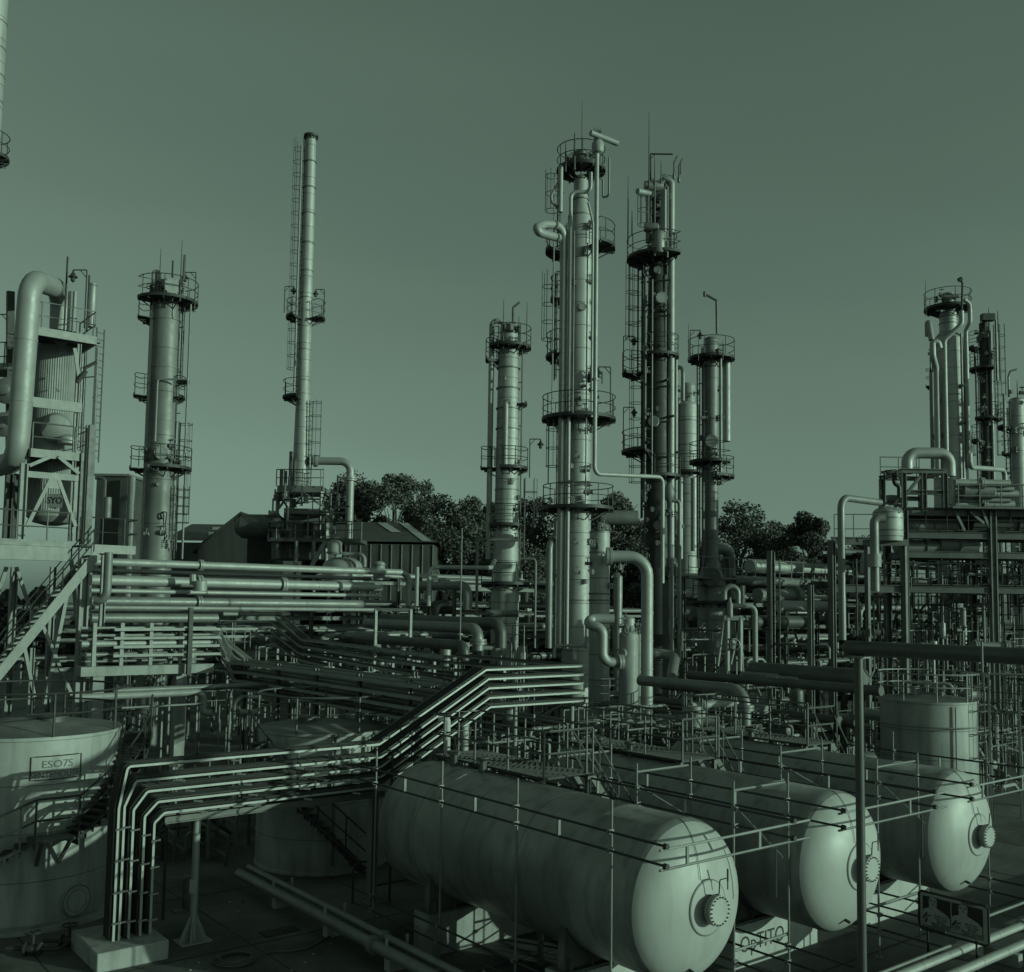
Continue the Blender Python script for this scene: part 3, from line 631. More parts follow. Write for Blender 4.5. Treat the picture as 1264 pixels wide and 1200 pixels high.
# painted notice, wrapped on the wall
def wrap_text(s_, pxc, pyc, size, ww=1.0):
    a = ang_for(pxc, r); d = bx * math.cos(R(a)) + by * math.sin(R(a)); q = V((p.x, p.y, 0)) + d * r; zz = zat(q.x, q.y, pyc)
    side = ZU.cross(d).normalized()
    o = text(s_, (0, 0, 0), (1, 0, 0), (0, 1, 0), size, 'faded_ink', 'lettering', None, depth=.001, font_w=ww)
    me = o.data; o0 = ORG[T.name]
    for v in me.vertices:
        th = v.co.x / r; dd = (d * math.cos(th) + side * math.sin(th)); v.co = V((p.x, p.y, zz + v.co.y)) + dd * (r + .012 + v.co.z) - o0
    o.parent = T; o.location = (0, 0, 0); ORG[o.name] = o0; return o
wrap_text('ESO7S', 67, 943, .25, 1.1); wrap_text('SENTEMOUTE', 65, 956, .24, .78)
aA, aB = ang_for(34, r), ang_for(96, r); zt_, zb_ = zat(*(V((p.x, p.y, 0)) + bx * r)[:2], 935), zat(*(V((p.x, p.y, 0)) + bx * r)[:2], 964)
b = MB(); arc = lambda zz, a: V((p.x, p.y, zz)) + (bx * math.cos(R(a)) + by * math.sin(R(a))) * (r + .014)
ring_ = [arc(zt_, aA + (aB - aA) * i / 10) for i in range(11)] + [arc(zb_, aB + (aA - aB) * i / 10) for i in range(11)]; b.sweep(ring_, .014, 4, closed=True); b.build('notice_border', 'ink', T)
b = MB(); b.box(V((p.x, p.y, .11)), .1, .1, .1)
ZT = z
b = MB(); b.lathe([(r + .35, .005), (r + .35, .12), (r + .05, .13)], (p.x, p.y, 0), 60); tag(b.build('tank_plinth', 'concrete'), 'low round concrete plinth under the left tank', 'plinth')
# ---------------------------------------------------------- concrete plinth and the five cable trays
c1 = onZ(120, 1178, .42); c2 = onZ(210, 1161, .42); c0 = onZ(84, 1149, .42)
pw = c2.x - c1.x; pd = c0.y - c1.y; ccx = (c1.x + c2.x) / 2; ccy = c1.y + pd / 2
b = MB(); b.box((ccx, ccy, .21), pw, pd, .42); o = b.build('concrete_plinth', 'concrete'); bv = o.modifiers.new('bevel', 'BEVEL'); bv.width = .03; bv.segments = 2
tag(o, 'square concrete block at the foot of the upright cable trays', 'plinth')
ty = c1.y + pd * .32
tw = .62
bots = [(137, 1160), (148, 1162), (160, 1160), (174, 1157), (187, 1155)]
knee = [(134, 1000), (153.6, 996), (164, 1000), (178, 1008), (190, 1016)]
diag = [(158, 944), (168, 965), (182, 977), (195, 989), (203, 1002)]
k468 = [(468, 921), (470, 934), (470, 947), (470, 960), (470, 973)]
k600 = [(600, 828), (603, 840), (603, 852), (604, 865), (605, 877)]
e715 = [(712, 822), (714, 832), (714, 842), (714, 852), (714, 862)]
order = ['topmost', 'second from top', 'middle', 'fourth from top', 'lowest']
for i in range(5):
    P0 = onZ(bots[i][0], bots[i][1], .42); P0 = V((P0.x, ty, .425)); xk = onY(*knee[i], ty); xk.x = P0.x
    pts = [P0, V((P0.x, ty, onY(*knee[i], ty).z)), onY(*diag[i], ty), onY(*k468[i], ty), onY(*k600[i], ty), onY(*e715[i], ty)]
    pts[3].z = pts[2].z = (pts[2].z + pts[3].z) / 2; zz = (pts[4].z + pts[5].z) / 2; pts[4].z = pts[5].z = zz
    T = thing('cable_tray', '%s of the five stacked cable trays rising from the concrete block' % order[i], 'cable tray', P0, 'five cable trays bending over in the foreground')
    fp = fillet(pts, .10)
    # turn back at the far right end
    xe = pts[5].x; turn = [V((xe + .5 * math.sin(t), ty + .5 - .5 * math.cos(t), zz)) for t in (R(15 * j) for j in range(1, 7))] + [V((xe + .5, ty + 7, zz))]
    turn2 = [V((xe - .12 + (.5 - .5) * math.sin(t), ty + tw, zz)) for t in (0,)] + [V((xe - .12, ty + 7, zz))]
    for nm, yo, pp_, mm in (('side_rail', 0, fp + turn, 'galvanised'), ('side_rail', tw, None, 'steel')):
        if pp_ is None: pp_ = [q + V((0, tw, 0)) for q in fp[:-1]] + [V((xe - .12, ty + tw, zz)), V((xe - .12, ty + 7, zz))]
        b = MB()
        # ribbon rail .03 thick, .1 deep measured across the run
        vs = []; fs = []; m_ = len(pp_)
        for j in range(m_):
            d = (pp_[min(j + 1, m_ - 1)] - pp_[max(j - 1, 0)]).normalized(); sidev = V((0, 1, 0)) if abs(d.y) < .5 else V((1, 0, 0))
            if .05 < abs(d.y): sidev = ZU.cross(d).normalized() if abs(d.z) < .5 else V((0, 1, 0))
            upv = sidev.cross(d).normalized()
            if upv.z < -.2 or (abs(upv.z) < .2 and upv.x > 0): upv = -upv
            for s1, s2 in ((-1, -1), (1, -1), (1, 1), (-1, 1)): vs.append(pp_[j] + sidev * s1 * .016 + upv * s2 * .026)
        for j in range(m_ - 1): fs += [(j * 4 + q_, j * 4 + (q_ + 1) % 4, (j + 1) * 4 + (q_ + 1) % 4, (j + 1) * 4 + q_) for q_ in range(4)]
        fs += [(0, 1, 2, 3), tuple((m_ - 1) * 4 + q_ for q_ in (3, 2, 1, 0))]
        b.add(vs, fs); b.build(nm, mm, T)
    b = MB(); acc = 0
    rngt = random.Random(i)
    for a, c in zip(fp, fp[1:]):
        L = (c - a).length; n = int(L / .3)
        for j in range(n): q = a + (c - a) * ((j + .5) / n); b.beam(q + V((0, .02, 0)), q + V((0, tw - .02, 0)), .03, .02)
    b.build('rung', 'steel', T)
    b = MB()
    for j in range(7):
        off = .07 + .075 * j + rngt.uniform(-.01, .01); r_ = rngt.uniform(.02, .034)
        cp = []
        for n_, q in enumerate(fp[:-1]):
            d = (fp[n_ + 1] - q).normalized(); up_ = V((0, 1, 0)).cross(d).normalized()
            if up_.z < -.1 or (abs(up_.z) < .1 and up_.x > 0): up_ = -up_
            cp.append(q + V((0, off + rngt.uniform(-.012, .012), 0)) + up_ * (.02 + r_))
        cp += [V((xe - .12 + .5 * (1 - off / tw) * .9, ty + off, zz + .04)), V((xe - .12 + .5 * (1 - off / tw), ty + 6.5, zz + .04))]
        b.sweep(cp, r_, 6)
    b.build('cables', 'cable_black', T)
    for xq in (.15, .38, .62, .86):     # short clips under the front rail
        for a, c in ((pts[2], pts[3]), (pts[0], pts[1])):
            b = MB(); q = a + (c - a) * xq; b.beam(q + V((-.05, -.02, -.06)), q + V((.1, -.16, -.07)) if a is pts[2] else q + V((.1, -.14, -.02)), .035, .035)
            b.build('bracket', 'galvanised', T)
TZ = onY(*k468[4], ty).z
# bearer beam, hangers and posts
T = thing('tray_support', 'steel bearer beam with hangers under the horizontal cable trays', 'support', (onY(300, 1000, ty).x, ty + .3, 0))
xa_, xb_ = onY(205, 1006, ty).x, onY(468, 985, ty).x
for yy in (.06, tw - .06): MB().ibeam((xa_, ty + yy, TZ - .16), (xb_ + .2, ty + yy, TZ - .16), .09, .16).build('bearer', 'mid_steel', T)
for xq in (.08, .36, .64, .92):
    x_ = xa_ + (xb_ - xa_) * xq
    b = MB(); b.beam((x_, ty + tw + .04, TZ - .2), (x_, ty + tw + .04, TZ + 1.1), .05, .05); b.build('hanger', 'mid_steel', T)
pf = onY(243, 1020, ty + .25)
T = thing('support_post', 'pale round post with finned foot under the foreground cable trays', 'post', (pf.x, pf.y, 0))
b = MB(); b.tube((pf.x, pf.y, 0), (pf.x, pf.y, TZ - .24), .085, 16); b.build('post', 'light_steel', T)
b = MB()
for k in range(6):
    a = R(60 * k); d = V((math.cos(a), math.sin(a), 0)); vs = [V((pf.x, pf.y, .02)) + d * .08, V((pf.x, pf.y, .02)) + d * .34, V((pf.x, pf.y, .6)) + d * .08]
    s_ = V((-d.y, d.x, 0)) * .012; b.add([v + s_ for v in vs] + [v - s_ for v in vs], [(0, 1, 2), (5, 4, 3), (0, 3, 4, 1), (1, 4, 5, 2), (2, 5, 3, 0)])
b.box((pf.x, pf.y, .01), .75, .6, .02); b.build('finned_foot', 'light_steel', T)
b = MB(); b.box(V((pf.x, pf.y, 1.28)) - fh * .11, .17, .02, .32, rh, fh); b.build('small_plate', 'galvanised', T)
for (pxc, pyc, wdt, lab, mm) in ((461, 1000, .2, 'thick square column under the bend of the foreground cable trays', 'steel'),):
    q = onY(pxc, pyc, ty + .4); T = thing('support_column', lab, 'column', (q.x, q.y, 0)); b = MB(); b.ibeam((q.x, q.y, 0), (q.x, q.y, TZ - .25), wdt, wdt); b.box((q.x, q.y, .015), .4, .4, .03); b.build('column', mm, T)
    b = MB(); b.tube((q.x + .25, q.y - .5, 0), (q.x + .25, q.y - .5, TZ + 1.0), .035, 8); b.build('side_pole', 'dark_steel', T)
for k, (pxc, pyt) in enumerate(((576, 895), (636, 872), (706, 868))):
    q = onY(pxc, pyt, ty + .3); zt2 = q.z
    b = MB(); b.tube((q.x, q.y, 0), (q.x, q.y, zt2), .07, 12); tag(b.build('support_post', 'light_steel'), ['round pale post under the sloping cable trays, left one', 'round pale post under the upper cable trays, middle one', 'round pale post under the end of the upper cable trays'][k], 'post')
# pale gooseneck pipe in front of the sloping trays, and its stub
q = W(552, 930, 27.5)
pipe('pale bent pipe standing in front of the sloping cable trays', (541, 886, 27.2), [('R', 552), ('Z', 938), ('R', 572)], .1, 'white_paint', bend=.32, n=18, flange=((2, .9),))
pipe('short pale upright pipe beside the bent pale pipe', (573, 940, 28.3), [('Z', 897)], .1, 'white_paint', n=14, flange=((0, .2),))
# bin-like drum and thin dark post on the yard
q = onZ(233, 1122, 0); b = MB(); b.lathe([(.16, 0), (.17, .02), (.17, .3), (.18, .31), (.18, .33), (.17, .34), (.17, .8), (.12, .85), (.05, .86)], q, 20); b.box(q + V((-.2, -.1, .03)), .5, .2, .05); tag(b.build('small_drum', 'mid_steel'), 'small dark drum standing on the yard behind the pale post', 'drum')
q = onZ(201, 1135, 0); b = MB(); b.tube(q, q + ZU * 3.4, .04, 8); tag(b.build('thin_post', 'dark_steel'), 'thin dark post between the upright trays and the pale post', 'post')
q = onZ(435, 1115, 0)
T = thing('bent_handrail', 'small bent handrail at the foot of the curling stair', 'handrail', q)
b = MB(); b.path([q, q + ZU * 1.0, q + V((.5, 0, 1.05)), q + V((.5, 0, .6))], .03, 8, bend=.15); b.path([q + V((.6, 0, 0)), q + V((.6, 0, .35)), q + V((2.4, 0, .35)), q + V((2.4, 0, 0))], .03, 8, bend=.1); b.build('rail', 'dark_steel', T)
for i, (px, py) in enumerate(((40, 1180), (85, 1170))):
    q = onZ(px, py, 0); b = MB(); valve(b, q + ZU * .15, rh, .09); b.path([q + rh * -.6 + ZU * .15, q + rh * .6 + ZU * .15, q + rh * .6 + fh * .8 + ZU * .15], .05, 8); tag(b.build('drain_valve', 'dark_steel'), ['rusty drain valve low at the foot of the left tank', 'drain valve on the yard just left of the concrete block'][i], 'valve')

# small things lying on the yard
q = onZ(345, 1150, .004); b = MB(); b.box(q + ZU * .012, .9, .45, .012)
for i in range(9): b.box(q + V((-.4 + i * .1, 0, .022)), .03, .42, .01)
tag(b.build('drain_grate', 'dark_steel'), 'oblong drain grate in the yard near the paired ground pipes', 'drain')
q = onZ(290, 1185, .03); b = MB(); qr = random.Random(3)
pts = [q + V((.5 * math.cos(t) * (1 - t * .02), .5 * math.sin(t) * (1 - t * .02), .0 + .004 * t)) for t in (i * .35 for i in range(50))] + [q + V((.9 + .35 * i, -.25 * math.sin(i * .9), 0)) for i in range(7)]
b.sweep(pts, .022, 6); tag(b.build('hose', 'dark_pipe'), 'coiled dark hose lying on the yard at the bottom left', 'hose')
for i in range(60):
    q = onZ(qr.uniform(0, 420), qr.uniform(1090, 1200), 0); b = MB(); r_ = qr.uniform(.012, .04); b.lathe([(r_ * .5, 0), (r_, r_ * .4), (r_ * .8, r_ * .9), (r_ * .2, r_)], q, 6); tag(b.build('pebble', qr.choice(['concrete', 'stain'])), 'loose stone lying on the dark yard at the bottom left', 'stone', 'loose stones on the yard')
# ============================================================ COLUMNS, STACKS AND VESSELS
# ---- main tall column
t = Tower('distillation_column', 'tallest pale column near the middle with three ringed walkways and loop pipe', 'column', 714, 560, 50, 'cladding', 40)
t.shell([(None, 19), (850, 19), (760, 16), (632, 16), (600, 15.2), (520, 15.2), (300, 16.3), (272, 16), (252, 11), (248, 9), (222, 9)])
t.hoops([842, 741], 16.5); t.hoops([247, 240], 10); t.hoops([268], 15.5)
t.plat(213, 9, 31, -180, 180); t.plat(309, 17, 44, 35, 110); t.plat(312, 17, 44, -125, -62); t.plat(520, 16, 46); t.plat(630, 17, 44); t.plat(443, 17, 42, -118, -40); t.plat(372, 24, 37, -110, -60)
t.lad(-75, 28, 215, 312); t.lad(-80, 30, 338, 470); t.lad(-60, 27, 522, 628)
t.riser(694, 800, 278, 5.1, -.95, extra=[('P', 672, 277, 48.6), ('P', 655, 284, 47.0), ('P', 690, 294, 49.4)], name='overhead_pipe')
t.riser(702, 800, 237, 2.4, -1.1, extra=[('R', 729), ('Z', 213)], name='riser_pipe')
t.riser(686, 800, 640, 3, -.9, m='mid_pipe'); t.riser(692, 262, 205, 3, -.6)
pipe(None, (737, 176, 48.6), [('Z', 585), ('P', 818, 589, 50.5), ('Z', 640), ('Z', 720)], .105, 'cladding_pipe', parent=t.T, part='downcomer_pipe', bands=1.6, flange=((0, .72),))
pipe(None, (690, 224, 49.6), [('P', 678, 246, 48.8), ('P', 690, 258, 49.6)], .07, 'mid_pipe', parent=t.T, part='small_loop_pipe')
pipe(None, (726, 250, 49.2), [('P', 732, 275, 49.2), ('Z', 515)], .06, 'cladding_pipe', parent=t.T, part='riser_pipe'); pipe(None, (752, 194, 49.4), [('Z', 242), ('P', 744, 244, 49.8), ('Z', 222)], .05, 'mid_pipe', parent=t.T, part='drain_pipe')
b = MB(); q = W(738, 186, 48.6); b.lathe([(.06, -.4), (.09, -.2), (.26, -.1), (.3, .05), (.3, .35), (.2, .5), (.2, .7), (.1, .75)], q, 14); b.tube(W(729, 164, 48.2), W(762, 177, 49.0), .14, 12); b.tube(W(733, 160, 48.6), W(742, 160, 48.6), .16, 10); b.build('relief_valve', 'light_steel', t.T)
mast(t.T, W(718, 200, 50), 3.2); mast(t.T, W(709, 210, 49.5), 1.9, r=.05); mast(t.T, W(698, 212, 49.5), 1.5, r=.04)
b = MB(); b.lathe([(.38, 0), (.4, .3), (.3, .6), (.32, .7), (.32, .85)], (t.x, t.y, t.z(208)), 20); b.path([W(708, 200, 49.6), W(708, 190, 49.6), W(724, 190, 49.6), W(724, 197, 49.6)], .05, 6); b.build('top_nozzle', 'mid_steel', t.T)
t.knick(12, 196, 212, 14, 3); t.knick(14, 280, 510, 17, 4); t.knick(10, 530, 628, 17, 6, 'steel'); t.riser(708, 510, 285, .8, -1.3, m='mid_pipe'); t.riser(724, 625, 300, .9, -1.2, m='steel'); t.riser(683, 515, 215, .9, -.5, m='mid_pipe');  t.knick(6, 480, 518, 18, 5); t.knick(4, 660, 740, 17, 9, 'light_steel')
t.hatch(10, 15, 384, .2, .2); t.lamp(60, 44, 520, -1, 4.6 * .55); t.lamp(-60, 42, 600, 1, 3.2); t.lamp(70, 30, 476, -1, .6)
# ---- left arch pipe of the main column
pipe('pale arched pipe rising left of the tallest column', (677, 800, 48.2), [('Z', 669), ('P', 692, 663, 50)], .17, 'mid_pipe', n=14, bands=1.4)
# ---- dark column
t = Tower('distillation_column', 'tall dark column crowded with pipes, right of the tallest column', 'column', 812, 400, 57, 'dark_shell', 36)
t.shell([(None, 17), (720, 17), (600, 16), (470, 14.5), (330, 11.5), (322, 8), (240, 8), (232, 6)])
t.plat(322, 9, 39, -140, 45, m='dark_steel'); t.plat(318, 9, 24, 20, 150); t.plat(442, 15, 26, -30, 120); t.plat(462, 16, 44, -130, -60); t.plat(560, 16, 44, -150, -20); t.plat(590, 16, 28, -10, 130); t.plat(236, 8, 16, -180, 180, rail=False)
t.lad(-88, 19, 322, 640); t.lad(-100, 25, 322, 460, cage=True); t.lad(-92, 10, 235, 320)
t.riser(828.5, 700, 222, 4.2, -.7, extra=[('R', 815), ('Z', 245)], name='overhead_pipe')
t.riser(821, 700, 340, 2.4, -.9, m='mid_pipe'); t.riser(834, 660, 440, 2.6, -.3, m='mid_pipe'); t.riser(796, 620, 330, 2, -.9, m='dark_pipe'); t.riser(800, 300, 240, 3, -.9, m='mid_pipe'); t.riser(819, 300, 235, 4, -.9, m='light_steel')
b = MB(); b.tube(W(787, 236, 55.6), W(814, 242, 56.6), .17, 12); b.tube(W(790, 262, 56), W(812, 262, 56), .03, 5); b.build('vent_silencer', 'light_steel', t.T)
b = MB(); b.lathe([(.26, -.5), (.3, -.45), (.3, .5), (.26, .56)], W(806, 230, 56.8), 16, rh); b.lathe([(.34, -.6), (.38, -.5), (.38, .5), (.34, .6)], W(813, 300, 55.9), 18); b.lathe([(.22, -.4), (.25, -.35), (.25, .35), (.2, .4)], W(804, 281, 55.9), 16, rh); b.build('top_drum', 'mid_pipe', t.T)
b = MB(); q = W(803, 235, 56.8); e = W(803, 190, 56.8); b.path([q, e, e + rh * 1.25], .05, 6, bend=.05); b.beam(W(803, 196, 56.8), e + rh * .3, .03, .03); b.build('davit', 'dark_steel', t.T)
for (px, py, h) in ((808, 228, 1.6), (816, 226, 1.3), (801, 232, 4.4), (775, 300, 3.9), (780, 290, 1.4), (840, 215, .8)): mast(t.T, W(px, py, 56.5), h, r=.03)
for (px, py) in ((832, 218), (838, 222)):
    b = MB(); q = W(px, py, 56.6); b.path([q, q + ZU * .8, q + ZU * 1.2 + rh * .2], .05, 6); b.box(q, .12, .12, .3); b.build('vent_stub', 'mid_steel', t.T)
t.hatch(12, 14, 374, .33, .4, 'light_steel'); t.hatch(-2, 15, 340, .2, .35); t.hatch(-12, 15, 524, .3, .4, 'white_paint'); t.hatch(5, 15, 650, .3, .3, 'dark_steel')
t.knick(34, 225, 318, 11, 11, 'mid_steel'); t.riser(808, 316, 225, 1.2, -1.1, m='dark_pipe'); t.riser(824, 318, 230, 1.0, -1.2, m='mid_pipe'); t.riser(805, 590, 345, .9, -1.3, m='mid_pipe'); t.knick(24, 600, 720, 18, 14, 'mid_steel'); t.knick(18, 345, 590, 16, 12, 'mid_steel'); t.knick(8, 600, 715, 17, 13); t.lamp(-80, 42, 560, 1, 2.6); t.lamp(-85, 42, 462, 1, 2.2)
for i in range(6): b = MB(); b.beam(t.at(-40 + i * 22, 15, 345 + i * 43), t.at(-40 + i * 22, 27, 345 + i * 43), .08, .12); b.beam(t.at(-60, 24, 352 + i * 43), t.at(40, 24, 352 + i * 43), .06, .1); b.build('pipe_bracket', 'dark_steel', t.T)
# ---- slender column with cone base
t = Tower('distillation_column', 'slender grey column on a dark cone skirt, right of the dark column', 'column', 878, 560, 60, 'grey_shell', 32)
t.shell([(None, 17), (718, 17), (690, 8.6), (560, 8.6), (448, 9.5), (443, 9.5), (420, 9.2)])
t.plat(445, 9, 29); t.plat(572, 9, 27, -180, 60); t.plat(590, 9, 28, 20, 120); t.hoops([690, 500, 540], 9)
t.lad(-80, 16, 445, 690, cage=False); t.riser(897, 545, 448, 4.8, .4, m='cladding_pipe', bands=1.2); t.riser(889.5, 590, 440, 1.8, -.6, m='mid_pipe'); t.riser(868, 800, 450, 1.8, -.5, m='dark_pipe')
b = MB(); q = W(885, 412, 59.5); e = W(884.5, 371, 59.5); b.path([q, e, W(870, 363, 59.5)], .075, 7, bend=.03); b.tube(W(870, 360, 59.5), W(870, 366, 59.5), .1, 8); b.build('davit', 'mid_steel', t.T)
for (px, h) in ((850, 2.2), (862, 1.6), (892, 1.2)): mast(t.T, W(px, 445, 58.9), h, r=.025)
t.hatch(2, 9, 547, .38, .4, 'light_steel'); t.hatch(0, 14, 713, .55, .5, 'mid_steel'); t.knick(8, 425, 444, 10, 21); t.knick(8, 480, 600, 11, 22); t.lamp(-80, 26, 440, 1, 1.6)
pipe(None, (884, 677, 59.8), [('R', 898), ('P', 901, 700, 60.5), ('Z', 740)], .36, 'mid_pipe', parent=t.T, part='side_duct', bend=.55, n=18)
b = MB(); bb = railing([t.at(a, 22, 735) for a in range(-90, 91, 30)], False, .9, .03); bb.build('cone_railing', 'dark_steel', t.T); t.plat(745, 17, 24, -90, 90, rail=False)
# ---- pale column behind
t = Tower('distillation_column', 'shorter pale column between the dark column and the slender grey one', 'column', 848, 560, 68, 'cladding', 32)
t.shell([(None, 13.5), (700, 13.5), (502, 13.5)]); b = MB(); b.lathe([(.34, 0), (.5, .1), (.5, 1.3), (.35, 1.5)], (t.x + .1, t.y, t.z(500)), 18); b.build('top_drum', 'light_steel', t.T)
pipe(None, (843, 495, 67), [('Z', 455), ('P', 835, 452, 68), ('Z', 700)], .13, 'mid_pipe', parent=t.T, part='overhead_pipe'); t.lad(70, 15, 500, 700, cage=False); t.riser(856, 680, 590, 4, -.9); t.riser(840, 690, 585, 3, -.9)
t.plat(585, 14, 24, -20, 110); t.hoops([520, 550, 610, 650], 13.6); t.knick(5, 480, 510, 14, 31); t.knick(6, 560, 680, 14, 32)
# ---- pale column left of the middle
t = Tower('distillation_column', 'pale column with two small side balconies, left of the tallest column', 'column', 627, 500, 57, 'cladding', 36)
t.shell([(None, 17), (715, 17), (650, 14.6), (520, 13.6), (434, 12.6), (428, 11), (405, 11)])
t.plat(431, 12, 28, -60, 180); t.plat(446, 14, 29, -125, -65); t.plat(579, 14, 33, -120, -70); t.plat(580, 14, 26, -20, 130); t.plat(650, 15, 24, -60, 40); t.plat(500, 14, 24, 60, 110, rail=False); t.plat(722, 17, 30, -120, 120)
t.lad(88, 17, 431, 700, cage=False); t.lad(95, 22, 590, 690); t.riser(605, 690, 396, 3.4, -.3, extra=[('R', 622), ('Z', 410)], name='overhead_pipe'); t.riser(624, 575, 496, 3.2, -.75, extra=[('R', 630)])
for (px, h) in ((621, 2.8), (650, 2.6), (640, 1.8)): mast(t.T, W(px, 430, 56.2), h, r=.03)
b = MB(); q = W(633, 410, 56.2); b.path([q, q + ZU * 1.4, q + ZU * 1.7 + rh * .35], .07, 8, bend=.1); b.tube(W(630, 408, 56.2), W(630, 400, 56.2), .2, 10); b.build('vent_stub', 'mid_steel', t.T)
t.hoops([455, 480, 505, 530, 605, 630, 680, 700], 14.4); t.knick(7, 405, 430, 13, 41); t.knick(6, 560, 690, 15, 42); t.hatch(-20, 14, 470, .12, .15); t.lamp(80, 28, 590, 1, 2.2)
# ---- left grey column
t = Tower('distillation_column', 'plain grey column with drum on top, right of the corrugated heater', 'column', 202, 480, 55, 'grey_shell', 36)
t.shell([(None, 18), (690, 17.5), (375, 16.3), (371, 16.3), (352, 14)])
t.plat(375, 16, 37, -70, 150); t.plat(396, 17, 34, -125, -70); t.plat(492, 17, 35, -125, -70); t.plat(492, 17, 26, 45, 110); t.plat(471, 17, 30, 60, 110, rail=False); t.plat(581, 17, 36, -125, -70); t.plat(580, 17, 37, -20, 110)
t.riser(183, 690, 336, 3.2, -.5, extra=[('R', 196), ('Z', 346)], name='overhead_pipe'); t.riser(193, 545, 468, 1.1, -1.0, m='light_steel', extra=[('R', 232)], name='thin_pipe'); t.riser(232, 560, 372, 1.3, -.3, m='mid_pipe'); t.riser(228, 690, 520, 1.4, -.2, m='mid_pipe'); t.riser(213, 345, 322, 1.2, -.4, m='mid_pipe')
t.lad(100, 22, 520, 690); t.lad(80, 21, 600, 680, cage=True); t.lad(95, 21, 378, 470, cage=False)
t.hatch(10, 12, 362, .46, .95, 'light_steel', 'horizontal_drum'); t.hatch(0, 14, 563, .36, .75, 'light_steel'); t.hatch(-5, 14, 600, .1, .3)
for (px, h) in ((196, 2.9), (213, 1.4), (222, 3.4), (240, 1.8)): mast(t.T, W(px, 372 if px < 230 else 385, 54.2), h, r=.03)
b = MB(); q = W(222, 347, 54.4); b.path([q, q + rh * .2 + ZU * .1, q + rh * .22 + ZU * 1.45], .075, 8); b.build('vent_stub', 'mid_steel', t.T)
b = MB(); b.path([W(200, 640, 53.8), W(198, 632, 53.8), W(206, 632, 53.8), W(204, 648, 53.8), W(206, 662, 53.8), W(200, 670, 53.8)], .03, 6); b.ring(W(199, 637, 53.7), .16, .03, 14, 5, bx=rh, by=ZU); b.build('hose', 'dark_steel', t.T)
t.knick(12, 350, 373, 17, 51, 'mid_steel'); t.knick(12, 545, 590, 18, 52, 'mid_steel'); t.knick(5, 640, 680, 18, 53, 'light_steel'); t.lamp(80, 33, 378, -1, 2.0); t.hoops([396, 455, 520, 615, 655], 16.8, 'grey_shell')
# ---- slim stack
t = Tower('flare_stack', 'very tall slim pale stack left of centre with caged ladder', 'chimney', 377, 400, 68, 'cladding', 28)
t.shell([(601, 13), (598, 10.5), (500, 8.8), (480, 7.6), (300, 7.2), (176, 6.4), (168, 6.4)], top=False); t.hoops([200, 232, 264, 300, 335, 368, 432, 470, 530, 565], 7.6); t.hoops([172], 7)
t.plat(394, 8, 24, -130, -40); t.plat(394, 8, 24, 40, 120); t.plat(493, 8, 25, -140, -20); t.plat(170, 6.5, 9, rail=False)
t.lad(-88, 8.2, 172, 492); t.lad(70, 11, 495, 600); t.riser(367.5, 490, 180, 1.3, -.2, m='mid_pipe'); t.lamp(-88, 26, 388, 1, 1.8); t.lamp(88, 22, 388, -1, 1.8)
# furnace base under it
bx0 = W(372, 640, 68); T = thing('furnace', 'furnace block with trussed top deck under the slim stack', 'furnace', (bx0.x, bx0.y, 0))
def fbox(px0, px1, py0, py1, D, dep, T, nm, m):      # box whose picture width is set square to the view
    a = W(px0, py1, D); c = W(px1, py0, D); cz = (a.z + c.z) / 2; w_ = (c - a).dot(rh); h_ = abs(c.z - a.z); cen = (a + c) / 2 + fh * dep / 2; cen.z = cz
    return MB().box(cen, w_, dep, h_, rh, fh).build(nm, m, T)
fbox(338, 405, 646, 690, 66, 3.2, T, 'furnace_body', 'mid_steel'); fbox(350, 400, 628, 650, 67, 2.4, T, 'upper_chamber', 'grey_shell'); fbox(374, 386, 645, 668, 65.8, .2, T, 'door', 'sign_black')
fbox(342, 398, 600, 607, 66.4, 3.2, T, 'top_deck', 'steel'); fbox(352, 402, 630, 634, 65.5, 3.5, T, 'middle_deck', 'steel'); fbox(330, 445, 665, 668, 64.4, 3.2, T, 'lower_deck', 'mid_steel')
for i, (px, py0, py1, D) in enumerate(((343, 607, 690, 66.3), (360, 607, 690, 66.3), (397, 607, 690, 66.3), (344, 607, 690, 69.5), (398, 607, 690, 69.5), (366, 668, 700, 64.4), (387, 668, 700, 64.4), (404, 634, 700, 65.5))):
    MB().beam(W(px, py0, D), along(W(px, py0, D), ZU, py=py1), .18, .18).build('column', 'steel', T)
for a, c in (((362, 627), (376, 608)), ((376, 608), (393, 622)), ((344, 628), (358, 608)), ((344, 610), (356, 628)), ((393, 648), (404, 634))): MB().beam(W(*a, 66.2), W(*c, 66.2), .12, .12).build('brace', 'steel', T)
for (pa, pb, py, D) in ((341, 399, 600, 66.2), (353, 418, 630, 65.4), (331, 446, 665, 64.2)): railing([W(pa, py, D + 3), W(pa, py, D), W(pb, py, D), W(pb, py, D + 3)], False, 1.1, .035, 1.2).build('railing', 'mid_steel', T)
b = MB(); b.lathe([(.5, -1.6), (.8, -1.2), (.8, 1.2), (.5, 1.6)], W(322, 650, 66), 20, rh); b.tube(W(341, 690, 65), W(341, 640, 65), .3, 14); b.lathe([(.2, 0), (.35, .1), (.35, .5), (.2, .7)], W(341, 653, 64.6), 14); b.build('side_drum', 'mid_steel', T)
MB().beam(W(384, 700, 64), W(402, 668, 64), .1, .25).build('stair', 'light_steel', T)
for (px, h) in ((347, 1.1), (358, 2.3), (352, 1.0), (363, 1.8)): b = MB(); b.tube(W(px, 600, 66.6), W(px, 600, 66.6) + ZU * h, .12, 8); b.build('vent_stub', 'mid_steel', T)
q = random.Random(4)
